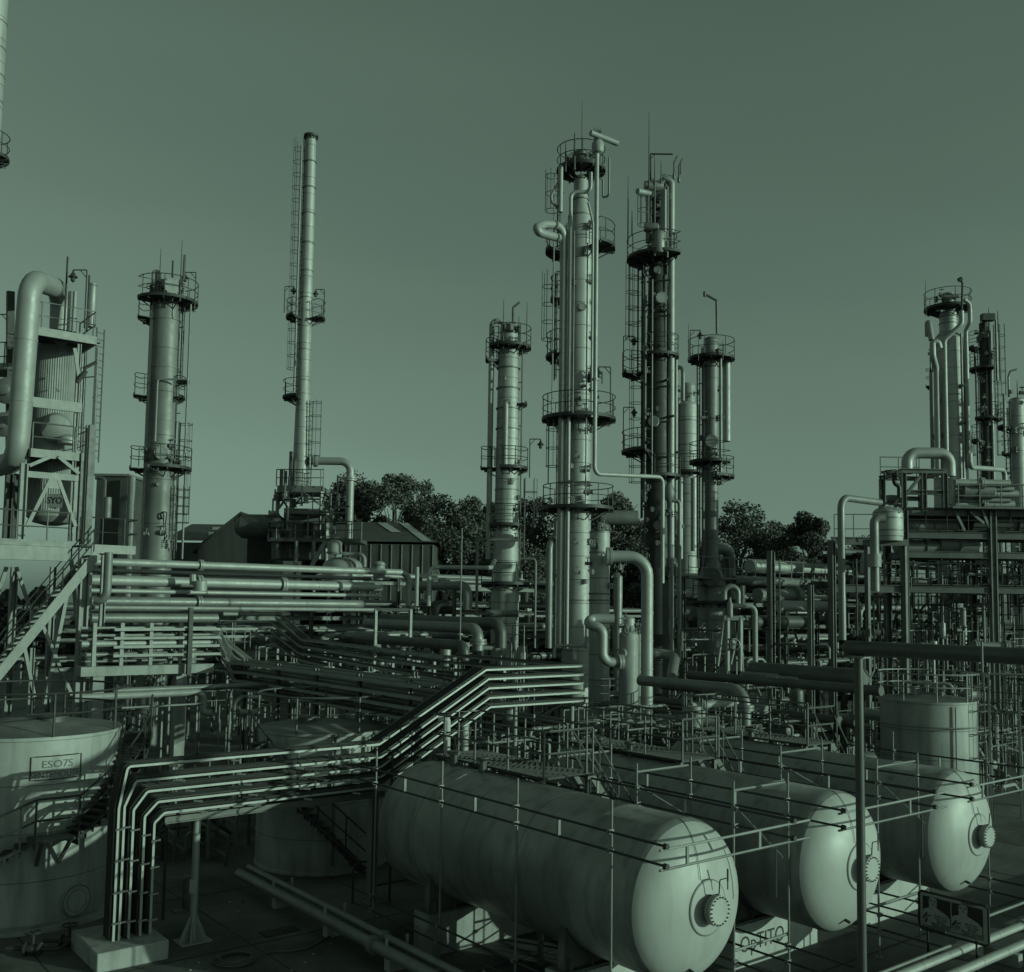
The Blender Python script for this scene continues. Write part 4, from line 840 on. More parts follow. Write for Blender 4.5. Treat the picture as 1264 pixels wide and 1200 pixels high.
for i in range(26):
    b = MB(); p = W(q.uniform(336, 420), q.uniform(608, 695), q.uniform(64, 66)); valve(b, p, rh if q.random() < .5 else ZU, q.uniform(.06, .14), False); b.tube(p, p + (ZU if q.random() < .5 else rh) * q.uniform(.5, 1.6), .06, 6); b.build('fitting', q.choice(['mid_steel', 'dark_steel', 'light_steel', 'steel']), T)
pipe('fat pale pipe bending down just right of the slim stack base', (385, 569, 67), [('R', 433), ('Z', 668)], .26, 'cladding_pipe', bend=.7, n=18, flange=((1, .22), (0, .1)), name='flue_pipe')
fbox(305, 338, 636, 695, 68, 3, T, 'side_panel', 'dark_steel')
# ---- corrugated heater with big arch pipe at left
def axb(T, nm, m, a, c, w_, h_=None, I=False):
    b = MB(); (b.ibeam if I else b.beam)(a, c, w_, h_ or w_); return b.build(nm, m, T)
hx = W(71, 500, 45.8)
T = thing('corrugated_heater', 'upright corrugated heater shell with painted lettering, inside the left steel frame', 'heater', (hx.x, hx.y, 0))
rr = 1.13; n = 144; b = MB(); zt_ = zat(hx.x, hx.y, 418); zb_ = zat(hx.x, hx.y, 632); vs = []
prof = [(.25, zb_ - .62), (.7, zb_ - .5), (.95, zb_ - .25), (1.0, zb_), (1, zb_ + .02), (1, zt_), (.8, zt_ + .2), (.3, zt_ + .3)]
for k, (rs, zz) in enumerate(prof):
    for j in range(n):
        a = 2 * math.pi * j / n; rj = rr * rs + (.014 * (1 if j % 2 else -1) if 4 <= k <= 5 else 0); vs.append(V((hx.x + rj * math.cos(a), hx.y + rj * math.sin(a), zz)))
b.add(vs, [(i * n + j, i * n + (j + 1) % n, (i + 1) * n + (j + 1) % n, (i + 1) * n + j) for i in range(len(prof) - 1) for j in range(n)] + [tuple(range(n))[::-1], tuple((len(prof) - 1) * n + j for j in range(n))])
b.build('corrugated_shell', 'light_steel', T, sharp=15)
tcx = (V((-hx.x, -hx.y, 0))).normalized()
lb = MB(); pl = V((hx.x, hx.y, zat(hx.x, hx.y, 621))) + tcx * (rr + .06)
lb.box(pl, .82, .03, .6, rh, fh); lb.build('name_plate', 'light_steel', T); text('I-SYO', pl - fh * .03, rh, ZU, .42, 'ink', 'lettering', T, font_w=.85)
q = V((hx.x, hx.y, zat(hx.x, hx.y, 490))) + tcx * (rr + .05); text('OSA', q + ZU * .1, rh, ZU, .22, 'white_paint', 'lettering', T)
# hatch hood with cone
b = MB(); q = V((hx.x, hx.y, zat(hx.x, hx.y, 532))) + tcx * rr; b.lathe([(.62, -.2), (.62, .45), (.5, .5), (.2, .62)], q, 24, tcx - ZU * .35); b.build('hood', 'light_steel', T)
b = MB(); q = V((hx.x, hx.y, zat(hx.x, hx.y, 426))) + tcx * rr; b.lathe([(.28, -.1), (.32, .5), (.3, .55)], q, 20, tcx - ZU * .15); b.build('nozzle', 'light_steel', T)
b = MB(); q = V((hx.x, hx.y, zat(hx.x, hx.y, 549))) + tcx * (rr + .5) + rh * .55; b.lathe([(.42, -.2), (.46, 0), (.42, .1), (.2, .2)], q, 24); b.build('drum_lid', 'cladding_pipe', T)
pipe('big silver arch pipe climbing beside the corrugated heater at left', (-25, 580, 45.5), [('P', 21, 570, 42), ('P', 37.5, 344, 42), ('P', 76, 358, 45.5), ('P', 74, 408, 45.5)], .45, 'cladding_pipe', bend=1.0, n=32, name='arch_pipe', bands=2.0)
# steel frame
FY = W(40, 560, 42.0).y
def fp_(px, py, dy=0): return onY(px, py, FY + dy)
T = thing('heater_structure', 'steel frame with railed decks around the corrugated heater', 'steel frame', (hx.x, FY, 0))
x0 = fp_(36, 560).x; x1 = fp_(112, 560).x; xc = fp_(113, 620).x
zT = fp_(80, 410).z; zM = fp_(75, 558).z; zL = fp_(60, 668).z
def deck(z, xa, xb, ya, yb, nm='deck', fas=.35, m='light_steel'):
    MB().box(((xa + xb) / 2, (ya + yb) / 2, z), xb - xa, yb - ya, .05).build(nm, 'dark_steel', T)
    for (a, c) in (((xa, ya), (xb, ya)), ((xb, ya + .05), (xb, yb)), ((xa, ya + .05), (xa, yb))): MB().beam((a[0], a[1], z - fas / 2 + .03), (c[0], c[1], z - fas / 2 + .03), .08, fas).build('edge_beam', m, T)
deck(zT, fp_(46, 405).x, fp_(119, 415).x, FY, FY + 2.6)
railing([(fp_(46, 405).x, FY + 2.5, zT), (fp_(50, 405).x, FY + .05, zT), (fp_(118, 415).x, FY + .05, zT), (fp_(118, 415).x, FY + 2.5, zT)], False, 1.15, .032, 1.25).build('railing', 'mid_steel', T)
deck(zM, fp_(38, 553).x, fp_(113, 560).x, FY, FY + 2.9)
railing([(fp_(40, 553).x, FY + .05, zM), (fp_(112, 560).x, FY + .05, zM), (fp_(112, 560).x, FY + 2.8, zM)], False, 1.15, .032, 1.7).build('railing', 'mid_steel', T)
for (px, pya, pyb, dy, wd, mm) in ((30, 572, 668, 0, .28, 'light_steel'), (104, 425, 556, 2.4, .16, 'steel'), (104, 560, 668, 0, .3, 'mid_steel'), (98, 425, 668, .1, .16, 'steel'), (38, 425, 560, 2.5, .16, 'mid_steel'), (12, 585, 690, 2.0, .3, 'dark_steel'), (22, 585, 690, 2.4, .3, 'dark_steel')):
    a = fp_(px, pya, dy); MB().ibeam(a, along(a, ZU, py=pyb), wd, wd).build('column', mm, T)
a = fp_(40, 497, -.0); c = fp_(101, 503); MB().box(((a.x + c.x) / 2, FY, (a.z + c.z) / 2), c.x - a.x, .12, .42).build('cross_beam', 'light_steel', T)
a = fp_(34, 586); c = fp_(98, 590); MB().box(((a.x + c.x) / 2, FY, (a.z + c.z) / 2), c.x - a.x, .12, .26).build('cross_beam', 'light_steel', T)
for (pa, pb, w_) in (((36, 575), (62, 564), .16), ((72, 564), (97, 585), .18), ((62, 592), (33, 650), .17), ((72, 592), (93, 650), .17), ((98, 470), (92, 430), .1)): MB().beam(fp_(*pa, -.08), fp_(*pb, -.08), w_, .14).build('brace', 'light_steel', T)
MB().box(fp_(67, 597, -.12), .5, .04, .42).build('gusset', 'light_steel', T)
pf_ = fp_(105, 460, .2); b = MB(); b.tube(fp_(103, 455, -.2), fp_(119, 447, -.2), .07, 8); b.tube(fp_(95, 472, -.2), fp_(106, 458, -.2), .1, 8); b.tube(fp_(104, 466), fp_(116, 465), .03, 6); b.build('burner_arm', 'dark_steel', T)
for px, h in ((79, 3.4), (88, 1.8), (107, 2.6)): b = MB(); b.tube(fp_(px, 410, 1.3), fp_(px, 410, 1.3) + ZU * h, .04 if px != 88 else .2, 10); b.build('standpipe', 'light_steel' if px == 88 else 'dark_steel', T)
b = MB(); a = fp_(112, 404, 1.8); b.tube(a, a + ZU * 2.0, .2, 14); b.build('thin_cylinder', 'cladding_dull', T)
a = fp_(111, 640, 2.2); b = MB(); b.tube(a, along(a, ZU, py=430), .07, 10); b.build('tall_standpipe', 'steel', T); a = fp_(102, 640, 1.2); b = MB(); b.tube(a, along(a, ZU, py=582), .2, 14); b.build('standpipe', 'cladding_dull', T)
lamp_part(T, fp_(104, 405, .5), 2.6, -1)
ladder(T, fp_(113, 500, 2.5).x, fp_(113, 500, 2.5).y, 60, .3, zM, zT + 1, cage=False)
# lower main deck with stair, front bay
FL = W(60, 668, 37.5).y
def fl(px, py, dy=0): return onY(px, py, FL + dy)
T = thing('stair_tower', 'steel stair and railed deck on braced columns at the left edge', 'stairs', (fl(108, 700).x, FL, 0))
xa, xb = fl(-60, 668).x, fl(86, 672).x; zD = fl(40, 668).z; zE = fl(150, 672).z
MB().box(((xa + xb) / 2, FL + 1.6, zD), xb - xa, 3.2, .06).build('deck', 'dark_steel', T); MB().box(((xa + xb) / 2, FL, zD - .06), xb - xa, .08, .22).build('toe_board', 'steel', T)
c_ = fl(60, 682, .15); MB().box(((xa + xb) / 2, FL + .15, c_.z), xb - xa - .1, .3, .62).build('main_girder', 'light_steel', T)
railing([(xa, FL + .02, zD), (xb, FL + .02, zD)], False, 1.12, .03, 1.05).build('railing', 'mid_steel', T)
# right landing
xl_, xr_ = fl(98, 672, 1.4).x, fl(168, 676, 1.4).x
MB().box(((xl_ + xr_) / 2, FL + 1.9, zD - .02), xr_ - xl_, 1.1, .06).build('landing', 'dark_steel', T); MB().box(((xl_ + xr_) / 2 + .2, FL + 1.33, zD - .12), xr_ - xl_ - .5, .08, .34).build('edge_beam', 'light_steel', T)
railing([(xl_, FL + 1.36, zD), (xr_, FL + 1.36, zD), (xr_, FL + 2.4, zD)], False, 1.12, .03, .85).build('railing', 'dark_steel', T)
# stair flight
for dy in (0, 1.0):
    s0, s1 = fl(121, 683), fl(-22, 858); b = MB(); o_ = V((0, dy, 0)); b.beam(s0 + o_, s1 + o_, .07, .34); b.build('stringer', 'light_steel' if dy == 0 else 'steel', T)
    b = MB()
    for h in (.55, 1.05): b.tube(s0 + o_ + ZU * (h + .1), s1 + o_ + ZU * (h + .1), .026, 6)
    for i in range(7): q = s0 + (s1 - s0) * ((i + .3) / 7) + o_; b.tube(q, q + ZU * 1.15, .026, 6)
    b.build('handrail', 'dark_steel', T)
n = int((s0.z - s1.z) / .2)
for i in range(n): q = s0 + (s1 - s0) * ((i + .5) / n); MB().box(q + V((0, .5, .02)), .26, .9, .03).build('tread', 'mid_steel', T)
for (px, pya, dy, wd, mm) in ((105, 690, .25, .34, 'light_steel'), (129, 685, 1.6, .2, 'steel'), (66, 700, 3.0, .22, 'steel'), (18, 700, 3, .25, 'steel'), (40, 800, .3, .16, 'steel')):
    a = fl(px, pya, dy); MB().ibeam(a, V((a.x, a.y, 0)), wd, wd).build('column', mm, T)
a = fl(114, 525, .4); MB().beam(a, along(a, ZU, py=672), .24, .24).build('column', 'mid_steel', T)
a = fl(109, 525, .9); MB().beam(a, along(a, ZU, py=672), .16, .16).build('column', 'mid_steel', T)
for (pa, pb, w_, dy) in (((82, 736), (55, 870), .22, .3), ((74, 745), (60, 860), .2, 1.4), ((52, 772), (88, 858), .24, .3), ((88, 690), (98, 800), .14, .9), ((30, 800), (42, 860), .2, .3), ((8, 700), (-12, 760), .2, 2.4), ((20, 700), (40, 760), .16, 2.4)): MB().beam(fl(*pa, dy), fl(*pb, dy), w_, .12).build('brace', 'light_steel', T)
# ---- stuff inside the frame at far left
for i, (px, py, D, r_, l) in enumerate(((8, 482, 44, .55, 'round capped drum end at the far left behind the arch pipe'), (4, 524, 44, .5, 'lower round drum end at the far left edge'))):
    b = MB(); q = W(px, py, D); b.lathe([(r_, 3), (r_, 0), (r_ * .95, -.08), (r_ * .45, -.16), (r_ * .45, -.35), (r_ * .3, -.38)], q, 28, fh); b.ring(q, r_, .05, 28, 6, bx=rh, by=ZU); tag(b.build('drum', 'mid_pipe'), l, 'tank')
T = thing('side_platform', 'small railed platform at the far left behind the arch pipe', 'platform', W(8, 455, 45)); a = W(-30, 455, 45)
MB().box(W(0, 457, 46.0), 2.2, 1.6, .3, rh, fh).build('deck', 'light_steel', T); railing([W(-20, 455, 45.2), W(14, 455, 45.2), W(14, 455, 46.6)], False, 1.2, .03, .9).build('railing', 'mid_steel', T); lamp_part(T, W(7, 455, 45.6), 1.9 + .6, -1)
MB().beam(W(13, 360, 45.4), W(12, 570, 45.4), .3, .3).build('column', 'dark_steel', T)
# ---- tall chimney leaving the frame at the top left
t = Tower('chimney', 'ringed pale chimney cut off by the top left corner', 'chimney', -12, 100, 50, 'cladding', 32)
t.shell([(None, 17), (330, 15), (-300, 15)], top=False); t.hoops([28, 60, 93, 125], 15); t.plat(196, 15, 26, -180, 180)
# ---- vessel group at the centre
def vessel(label, px, py, D, prof, m='cladding', n=28, name='vessel', top=True, cat='vessel', group=None):
    t = Tower(name, label, cat, px, py, D, m, n); t.shell(prof, top=top)
    if group: t.T['group'] = group
    return t
t = vessel('pale cylindrical vessel with a dark band in front of the tallest column', 740, 710, 46, [(None, 13), (800, 12.5), (658, 12.5), (656, 12.5)], top=False); t.hoops([733, 741], 13, 'mid_steel'); t.hoops([657, 682], 12.6); t.knick(5, 645, 655, 8, 61, 'light_steel'); t.knick(6, 665, 725, 15, 62, 'steel')
pipe('big silver pipe arching right and down in front of the dark column', (751, 687, 45), [('R', 799), ('Z', 896)], .27, 'cladding_pipe', bend=.85, n=24, flange=((0, .02),), bands=1.15, name='arch_pipe')
pipe('fat S shaped silver pipe linking the central vessels', (758, 764, 44), [('R', 728), ('P', 726, 772, 43.5), ('P', 744, 775, 43.3), ('Z', 818), ('P', 768, 817, 43.4)], .215, 'cladding_pipe', bend=.42, n=20, name='bent_pipe', flange=((4, .9),))
t = vessel('rounded pale vessel with fittings beside the S shaped pipe', 776, 820, 44, [(None, 12), (860, 12), (784, 12)], 'light_steel'); t.knick(7, 772, 782, 8, 63, 'light_steel'); t.hatch(-35, 11, 806, .2, .12)
t = vessel('pale vessel tucked behind the rounded one, left of the big arch pipe', 788, 800, 46, [(None, 8), (850, 8), (782, 8)], 'cladding'); t.knick(3, 765, 780, 6, 64)
t = vessel('short upright drum with domed lid above the rounded vessel', 776, 765, 46, [(782, 8), (765, 8)], 'cladding'); t.hoops([778], 9)
t = vessel('short pale drum under the railed platform below the central vessels', 750, 890, 46, [(None, 27), (900, 27), (873, 27)], 'tank_paint', 40, top=False); MB()
T = thing('railed_platform', 'small square railed platform above the short pale drum at the centre', 'platform', W(755, 866, 45)); q = W(755, 866, 45.5); MB().box(q, 1.7, 1.7, .08, rh, fh).build('deck', 'dark_steel', T)
railing([W(733, 866, 44.8), W(777, 866, 44.8), W(777, 864, 46.2), W(733, 864, 46.2)], True, 1.0, .025, .7, (.35, .7)).build('railing', 'light_steel', T)
pipe('thin pale pipe stepping across the foot of the tallest column', (684, 812, 45), [('Z', 797), ('R', 724), ('Z', 768)], .08, 'cladding_pipe', n=10, flange=((1, .98),))
t = vessel('grey standpipe with pump head between the vessel and the dark column', 763, 720, 52, [(None, 5.5), (712, 5.5)], 'mid_pipe', 16); t.knick(3, 700, 712, 5, 65)
pipe('thick grey pipe bridging the tallest and the dark column', (742, 639, 53), [('R', 787)], .4, 'mid_pipe', n=20); 
pipe('fat pipe end poking from behind the big arch pipe', (800, 807, 47), [('R', 834), ('P', 829, 836, 45)], .24, 'mid_pipe', n=18)
for i, (px, py0, py1, r_, D, l) in enumerate(((823, 700, 600, 4.4, 56.4, 'pale riser with bulb joint left of the pale column'), (838.5, 820, 618, 2.6, 53, 'tall dark riser right of the dark column'), (829, 830, 690, 2.8, 52, 'tall dark riser in front of the dark column foot'))):
    pipe(l, (px, py0, D), [('Z', py1)] + ([('R', 828), ('Z', py1 - 6)] if i == 1 else []), r_ / F * D, 'mid_pipe', n=12, bands=2)
b = MB(); b.lathe([(.12, -.5), (.28, -.3), (.3, 0), (.22, .3), (.12, .5)], W(826, 608, 53), 16); b.tube(W(818, 612, 53), W(834, 612, 53), .09, 8); tag(b.build('bulb_valve', 'steel'), 'bulb shaped pipe fitting where the long bent pipe reaches the dark column', 'valve')
# ---- white pump frame right of centre
T = thing('pipe_stand', 'small whitish A frame with pipes standing right of the cone skirt column', 'frame', W(904, 830, 46))
for (a, c, w_) in (((898, 762), (898, 828), .16), ((914, 762), (914, 828), .16), ((894, 764), (886, 822), .08), ((911, 780), (902, 820), .08)): MB().beam(W(*a, 46), W(*c, 46), w_, w_).build('leg', 'light_steel', T)
MB().beam(W(894, 763, 46), W(917, 763, 46), .16, .2).build('top_beam', 'light_steel', T); b = MB(); b.tube(W(904, 828, 46.3), W(904, 768, 46.3), .16, 12); b.lathe([(.14, 0), (.14, .6), (.08, .7), (.05, .9)], W(901, 762, 46), 12); valve(b, W(904, 795, 46), ZU, .13); b.build('standpipe', 'steel', T)
pipe('pale bent pipe to the right of the whitish A frame', (903, 748, 46.5), [('R', 932), ('Z', 820)], .12, 'light_steel', n=14, bend=.3)
pipe('dark hooked pipe behind the whitish A frame', (894, 740, 50), [('Z', 724), ('R', 911), ('Z', 752)], .14, 'mid_pipe', n=12, bend=.4)
pipe('pale short riser behind the whitish A frame', (917, 750, 50.5), [('Z', 723)], .14, 'light_steel', n=12, flange=((0, .5),))
# ---- right hand columns
t = Tower('distillation_column', 'broad pale column wrapped in pipes at the right, under a round top walkway', 'column', 1172, 480, 68, 'cladding', 36)
t.shell([(None, 20), (600, 20), (420, 18.5), (410, 10.5), (392, 10), (388, 10)]); t.plat(383, 10, 28); t.hoops([392, 400], 10.6); t.hoops([490], 19); b = MB(); b.lathe([(.4, 0), (.4, .8), (.45, .85), (.45, 1)], (t.x, t.y, t.z(381)), 18); b.tube(W(1165, 366, 66.7), W(1183, 366, 66.7), .12, 8); b.build('top_nozzle', 'mid_steel', t.T)
t.riser(1157, 590, 455, 3.6, -1.4, extra=[('P', 1151.5, 440, 66.4), ('Z', 422), ('R', 1158), ('P', 1160, 430, 66.5)], name='riser_pipe'); t.riser(1167, 590, 420, 3, -1.5, extra=[('P', 1187, 400, 66.6), ('Z', 384)], name='riser_pipe'); t.riser(1194, 578, 408, 2.6, -1.0, extra=[('P', 1197.5, 398, 67), ('Z', 375), ('P', 1190, 370, 67)], name='riser_pipe')
t.riser(1151, 590, 460, 2.8, -.8, m='mid_pipe'); t.riser(1188, 590, 412, 1.4, -1.3, m='mid_pipe'); t.riser(1145, 415, 386, 3.4, -1, m='light_steel', extra=[('P', 1150, 420, 66.6)])
t.lad(-95, 22, 430, 590, cage=False); t.lad(60, 21, 540, 600); b = MB(); q = W(1187, 383, 66.6); b.path([q, W(1188, 350, 66.6), W(1184, 343, 66.6)], .07, 7); b.tube(W(1183, 346, 66.6), W(1187, 344, 66.6), .14, 8); b.build('davit', 'dark_steel', t.T)
for (px, h) in ((1143, 2.4), (1198, 1.2)): mast(t.T, W(px, 390, 67), h, r=.025)
t.knick(6, 366, 384, 12, 71); t.knick(10, 430, 590, 20, 72, 'mid_steel'); t.plat(476, 19, 27, -110, -80)
t = Tower('distillation_column', 'thin dark column with three small walkways, second from the right edge', 'column', 1216, 480, 75, 'dark_shell', 24)
t.shell([(None, 7), (458, 6.5), (455, 6), (400, 5.5)]); t.plat(430, 6, 18, -120, -40); t.plat(457, 6, 18, -150, 40); t.plat(519, 7, 19, -40, 130); t.plat(545, 7, 17, -120, -30); t.riser(1224.5, 595, 408, 1.8, -.5, m='mid_pipe'); t.riser(1230, 470, 395, 1.4, -.6, m='mid_pipe', extra=[]); t.riser(1234, 470, 400, 1, -.4, m='dark_pipe'); t.riser(1206, 590, 440, 1, -.6, m='dark_pipe')
t.lad(-90, 10, 430, 595, cage=False); t.lad(90, 14, 400, 520, cage=True)
for (px, h) in ((1216, 1.2), (1221, 1.8), (1232, 1.6)): mast(t.T, W(px, 410, 74), h, r=.04)
t.knick(24, 395, 595, 8, 73, 'mid_steel'); b = MB(); b.box(W(1219, 392, 74), .9, .5, .5, rh, fh); b.build('top_box', 'dark_steel', t.T)
t = Tower('distillation_column', 'pale column cut by the right edge of the picture', 'column', 1256, 550, 66, 'cladding', 28)
t.shell([(None, 10), (600, 9.5), (495, 9)]); t.plat(528, 10, 22, -130, -40); t.plat(560, 10, 18, -120, -60); t.riser(1245, 490, 465, 1.2, 0, m='mid_pipe', extra=[('P', 1247, 458, 66), ('P', 1255, 456, 66)]); t.riser(1240, 560, 486, 1.6, -.4, m='mid_pipe'); t.knick(8, 485, 600, 11, 74); t.lad(-70, 12, 500, 600)
mast(t.T, W(1256, 492, 65.4), 1.2, r=.03)
# ============================================================ MIDDLE GROUND: PIPE RUNS
MR = 'long pale pipes running right behind the stair tower'
for (px, py, D, e, r_, m, l, ex, fl_) in (
    (112, 693, 42, 505, .165, 'cladding_pipe', 'top pale pipe of the long run behind the stair tower, turning down at its end', [('Z', 748)], ((0, .3),)),
    (112, 716, 42.5, 470, .23, 'cladding_pipe', 'thickest silver pipe of the long run behind the stair tower', [], ((0, .33), (0, .62))),
    (112, 729, 42, 470, .10, 'cladding_pipe', 'slim silver pipe just under the thickest one of the long run', [], ()),
    (112, 742, 41, 452, .20, 'mid_pipe', 'thick grey pipe low in the long run behind the stair tower', [('d', 0, 7, 0)], ((0, .35),)),
    (112, 750, 40.4, 508, .085, 'light_steel', 'slim pale pipe lowest in the long run, ending in a drop', [('Z', 792)], ()),
    (112, 704, 44, 480, .10, 'mid_pipe', 'slim grey pipe between the two upper pipes of the long run', [], ()),
    (112, 763, 40.6, 268, .2, 'mid_pipe', 'short thick dark pipe under the long run, ending at the brackets', [], ()),
    (112, 755, 41.6, 296, .09, 'steel', 'short slim pipe under the long run of pale pipes', [], ()),
    (275, 758, 41, 293, .09, 'steel', 'stub of slim pipe beyond the brackets under the long run', [], ())):
    pipe(l, (px, py, D), [('X', e)] + ex, r_, m, n=16, flange=fl_, bands=3, group=MR if e > 400 else None)
T = thing('nozzle_stack', 'silver nozzle and flange rising from the thickest long pipe', 'valve', W(247, 716, 42.3)); b = MB(); b.tube(W(247, 729, 44), W(247, 717, 44), .3, 14); b.tube(W(238, 709, 44), W(238, 722, 44), .14, 10); b.build('nozzle', 'cladding_pipe', T)
pipe('grey U pipe hanging in front of the long run by the stair tower', (117, 741, 38), [('R', 126), ('P', 132, 733, 38), ('Z', 682)], .16, 'steel', n=14, bend=.4)
t = vessel('wide domed vessel behind the long pale pipes, below the slim stack', 423, 700, 58, [(720, 26), (700, 25)], 'tank_paint', 32); t = vessel('small pale drum on the domed vessel below the slim stack', 413, 680, 57.6, [(684, 9), (671, 9)], 'light_steel', 20); t.hoops([682], 10)
t = vessel('pale squat drum with lid above the end of the long pale pipes', 468, 705, 52, [(716, 7.5), (696, 7)], 'light_steel', 20); t.hoops([697], 8.5)
pipe('white bent pipe above the domed vessel', (424, 684, 57), [('R', 450), ('Z', 700)], .12, 'light_steel', n=10)
RIS = 'upright pipes between the long run and the left pale column'
for (px, py0, py1, D, r_, m, ex, l) in (
    (514, 748, 700, 48, .1, 'cladding_pipe', [], 'thin silver riser just right of the long pipe end'),
    (529, 748, 700, 48.5, .11, 'cladding_pipe', [('R', 560), ('R', 606), ('P', 612, 690, 58)], 'silver riser bending right towards the pale column'),
    (588, 760, 666, 52, .08, 'steel', [('R', 640)], 'thin grey upright pipe left of the pale column foot'),
    (567, 835, 652, 40, .03, 'steel', [], 'thin leaning rod in front of the pipes left of the pale column'),
    (676, 760, 690, 55, .1, 'mid_pipe', [], 'grey riser behind the arched pipe of the tallest column'),
    (660, 800, 690, 57, .07, 'mid_pipe', [('R', 640)], 'slim grey riser between the two pale columns')):
    pipe(l, (px, py0, D), [('Z', py1)] + ex, r_, m, n=10)
for (st, mv, r_, m, l, fl_) in (
    ((618, 800, 42), [('Z', 770), ('Y', 470)], .25, 'dark_pipe', 'thick dark pipe, upper one of the three left of the tallest column', ()),
    ((590, 803, 40), [('Z', 776), ('Y', 452)], .22, 'mid_pipe', 'thick grey pipe elbowing down, middle one left of the tallest column', ((0, .4),)),
    ((573, 815, 38), [('Z', 797), ('Y', 440)], .2, 'dark_pipe', 'thick dark pipe elbowing down, lowest one left of the tallest column', ()),
    ((577, 752, 50), [('Z', 723), ('Y', 505)], .24, 'mid_pipe', 'grey pipe elbowing down behind the thick dark pipes', ()),
    ((520, 782, 44), [('Z', 773), ('R', 575)], .09, 'steel', 'small grey arch pipe between the thick dark pipes', ()),
    ((594, 770, 46), [('R', 616)], .16, 'cladding_pipe', 'short bright horizontal pipe beside the thick grey elbow', ((0, .9),)),
    ((594, 800, 44), [('R', 618)], .1, 'cladding_pipe', 'short bright thin pipe below the thick grey elbow', ((0, .8),)),
    ((440, 786, 46), [('R', 470)], .12, 'dark_pipe', 'short dark pipe right of the cable tray bundle', ()),
    ((600, 757, 52), [('R', 640)], .18, 'mid_pipe', 'curved grey pipe end below the left pale column', ())):
    pipe(l, st, mv, r_, m, n=16, flange=fl_, bends=None) if False else pipe(l, st, mv, r_, m, n=16, flange=fl_)
axf = MB(); q0 = W(465, 812, 41); 
T = thing('pipe_support', 'thin square portal frame standing before the thick dark pipes', 'support', q0)
for px in (464, 507): a = W(px, 752, 41); MB().beam(a, along(a, ZU, py=812), .11, .11).build('leg', 'steel', T)
MB().beam(W(463, 752, 41), W(508, 753, 41), .11, .11).build('beam', 'steel', T)
# ---------------------------------------------------------- low left rack and the bundle of cable trays
p0 = W(222, 826, 38.5); RY = p0.y; zb0 = p0.z
T = thing('elevated_pipe_rack', 'elevated concrete beam with white posts left of the cable tray bundle', 'pipe rack', (p0.x, RY, 0))
xa_, xb_ = onY(100, 826, RY).x, onY(264, 824, RY).x
MB().box(((xa_ + xb_) / 2, RY + .3, zb0), xb_ - xa_, .6, .34).build('concrete_beam', 'concrete', T)
for px in (115, 149, 185, 222): a = onY(px, 820, RY + .05); MB().beam((a.x, RY + .05, zb0 + .18), (a.x, RY + .05, onY(px, 769, RY).z), .13, .13).build('post', 'light_steel', T)
for px in (120, 222): a = onY(px, 835, RY + .3); MB().beam((a.x, RY + .3, 0), (a.x, RY + .3, zb0 - .17), .4, .4).build('concrete_column', 'concrete', T)
a = onY(235, 770, RY - .3); MB().beam((a.x, RY - .3, zb0 - .2), (a.x, RY - .3, onY(235, 750, RY).z), .16, .16).build('dark_column', 'dark_steel', T)
BX = 17.0
lv = [(775, .05, 'light_steel', 0, 'topmost'), (784, .05, 'light_steel', 0, 'second'), (794, .13, 'cladding_pipe', 0, 'thickest'), (807, .09, 'mid_pipe', .3, 'grey fourth'), (815, .05, 'steel', .3, 'lowest'), (779, .07, 'dark_pipe', .9, 'dark back'), (800, .05, 'light_steel', .8, 'thin back')]
for py, r_, m, dy, l in lv:
    a = onY(100, py, RY + .25 + dy); c = onY(266, py + 1, RY + .25 + dy); z_ = onY(185, py, RY + .25 + dy).z
    pipe('%s pipe carried behind the white posts of the elevated beam' % l, V((a.x, a.y, z_)), [('d', c.x - a.x, 0, 0)], r_, m, n=12, bands=2.5)
def tray_run(label, pts, w_, group, cables=6, m='light_steel', side=None, name='cable_tray', rung=.45, seed=0):
    """a simple ladder tray along pts; w_ wide, side = sideways direction per point computed from the run"""
    q = random.Random(seed); fp = fillet(pts, .5); T = thing(name, label, 'cable tray', fp[0], group); m_ = len(fp)
    sd = []
    for j in range(m_):
        d = fp[min(j + 1, m_ - 1)] - fp[max(j - 1, 0)]; d.z = 0
        d = d.normalized() if d.length > 1e-4 else V((0, 1, 0)); sd.append(V((d.y, -d.x, 0)))
    for s_ in (0, 1):
        b = MB(); vs = []; fs = []
        for j in range(m_):
            c = fp[j] + sd[j] * (w_ * s_); 
            for dx, dz in ((-.012, -.05), (.012, -.05), (.012, .05), (-.012, .05)): vs.append(c + sd[j] * dx + ZU * dz)
        for j in range(m_ - 1): fs += [(j * 4 + k, j * 4 + (k + 1) % 4, (j + 1) * 4 + (k + 1) % 4, (j + 1) * 4 + k) for k in range(4)]
        fs += [(0, 1, 2, 3), tuple((m_ - 1) * 4 + k for k in (3, 2, 1, 0))]; b.add(vs, fs); b.build('side_rail', m, T)
    b = MB()
    for k in range(cables):
        o_ = w_ * (k + .8) / (cables + .6); b.sweep([fp[j] + sd[j] * (o_ + q.uniform(-.01, .01)) + ZU * q.uniform(-.01, .015) for j in range(m_)], q.uniform(.02, .036), 5)
    b.build('cables', 'dark_pipe', T); b = MB()
    for j in range(m_ - 1):
        a, c = fp[j], fp[j + 1]; L = (c - a).length
        for k in range(int(L / rung)): u = (k + .5) / max(1, int(L / rung)); p = a + (c - a) * u; b.beam(p - ZU * .04, p + sd[j] * w_ - ZU * .04, .03, .02)
    if b.v: b.build('rung', 'steel', T)
    return T
G = 'dark cable trays curving out of the elevated rack'
yN = 24.6; zf = onX(430, 833, BX).z
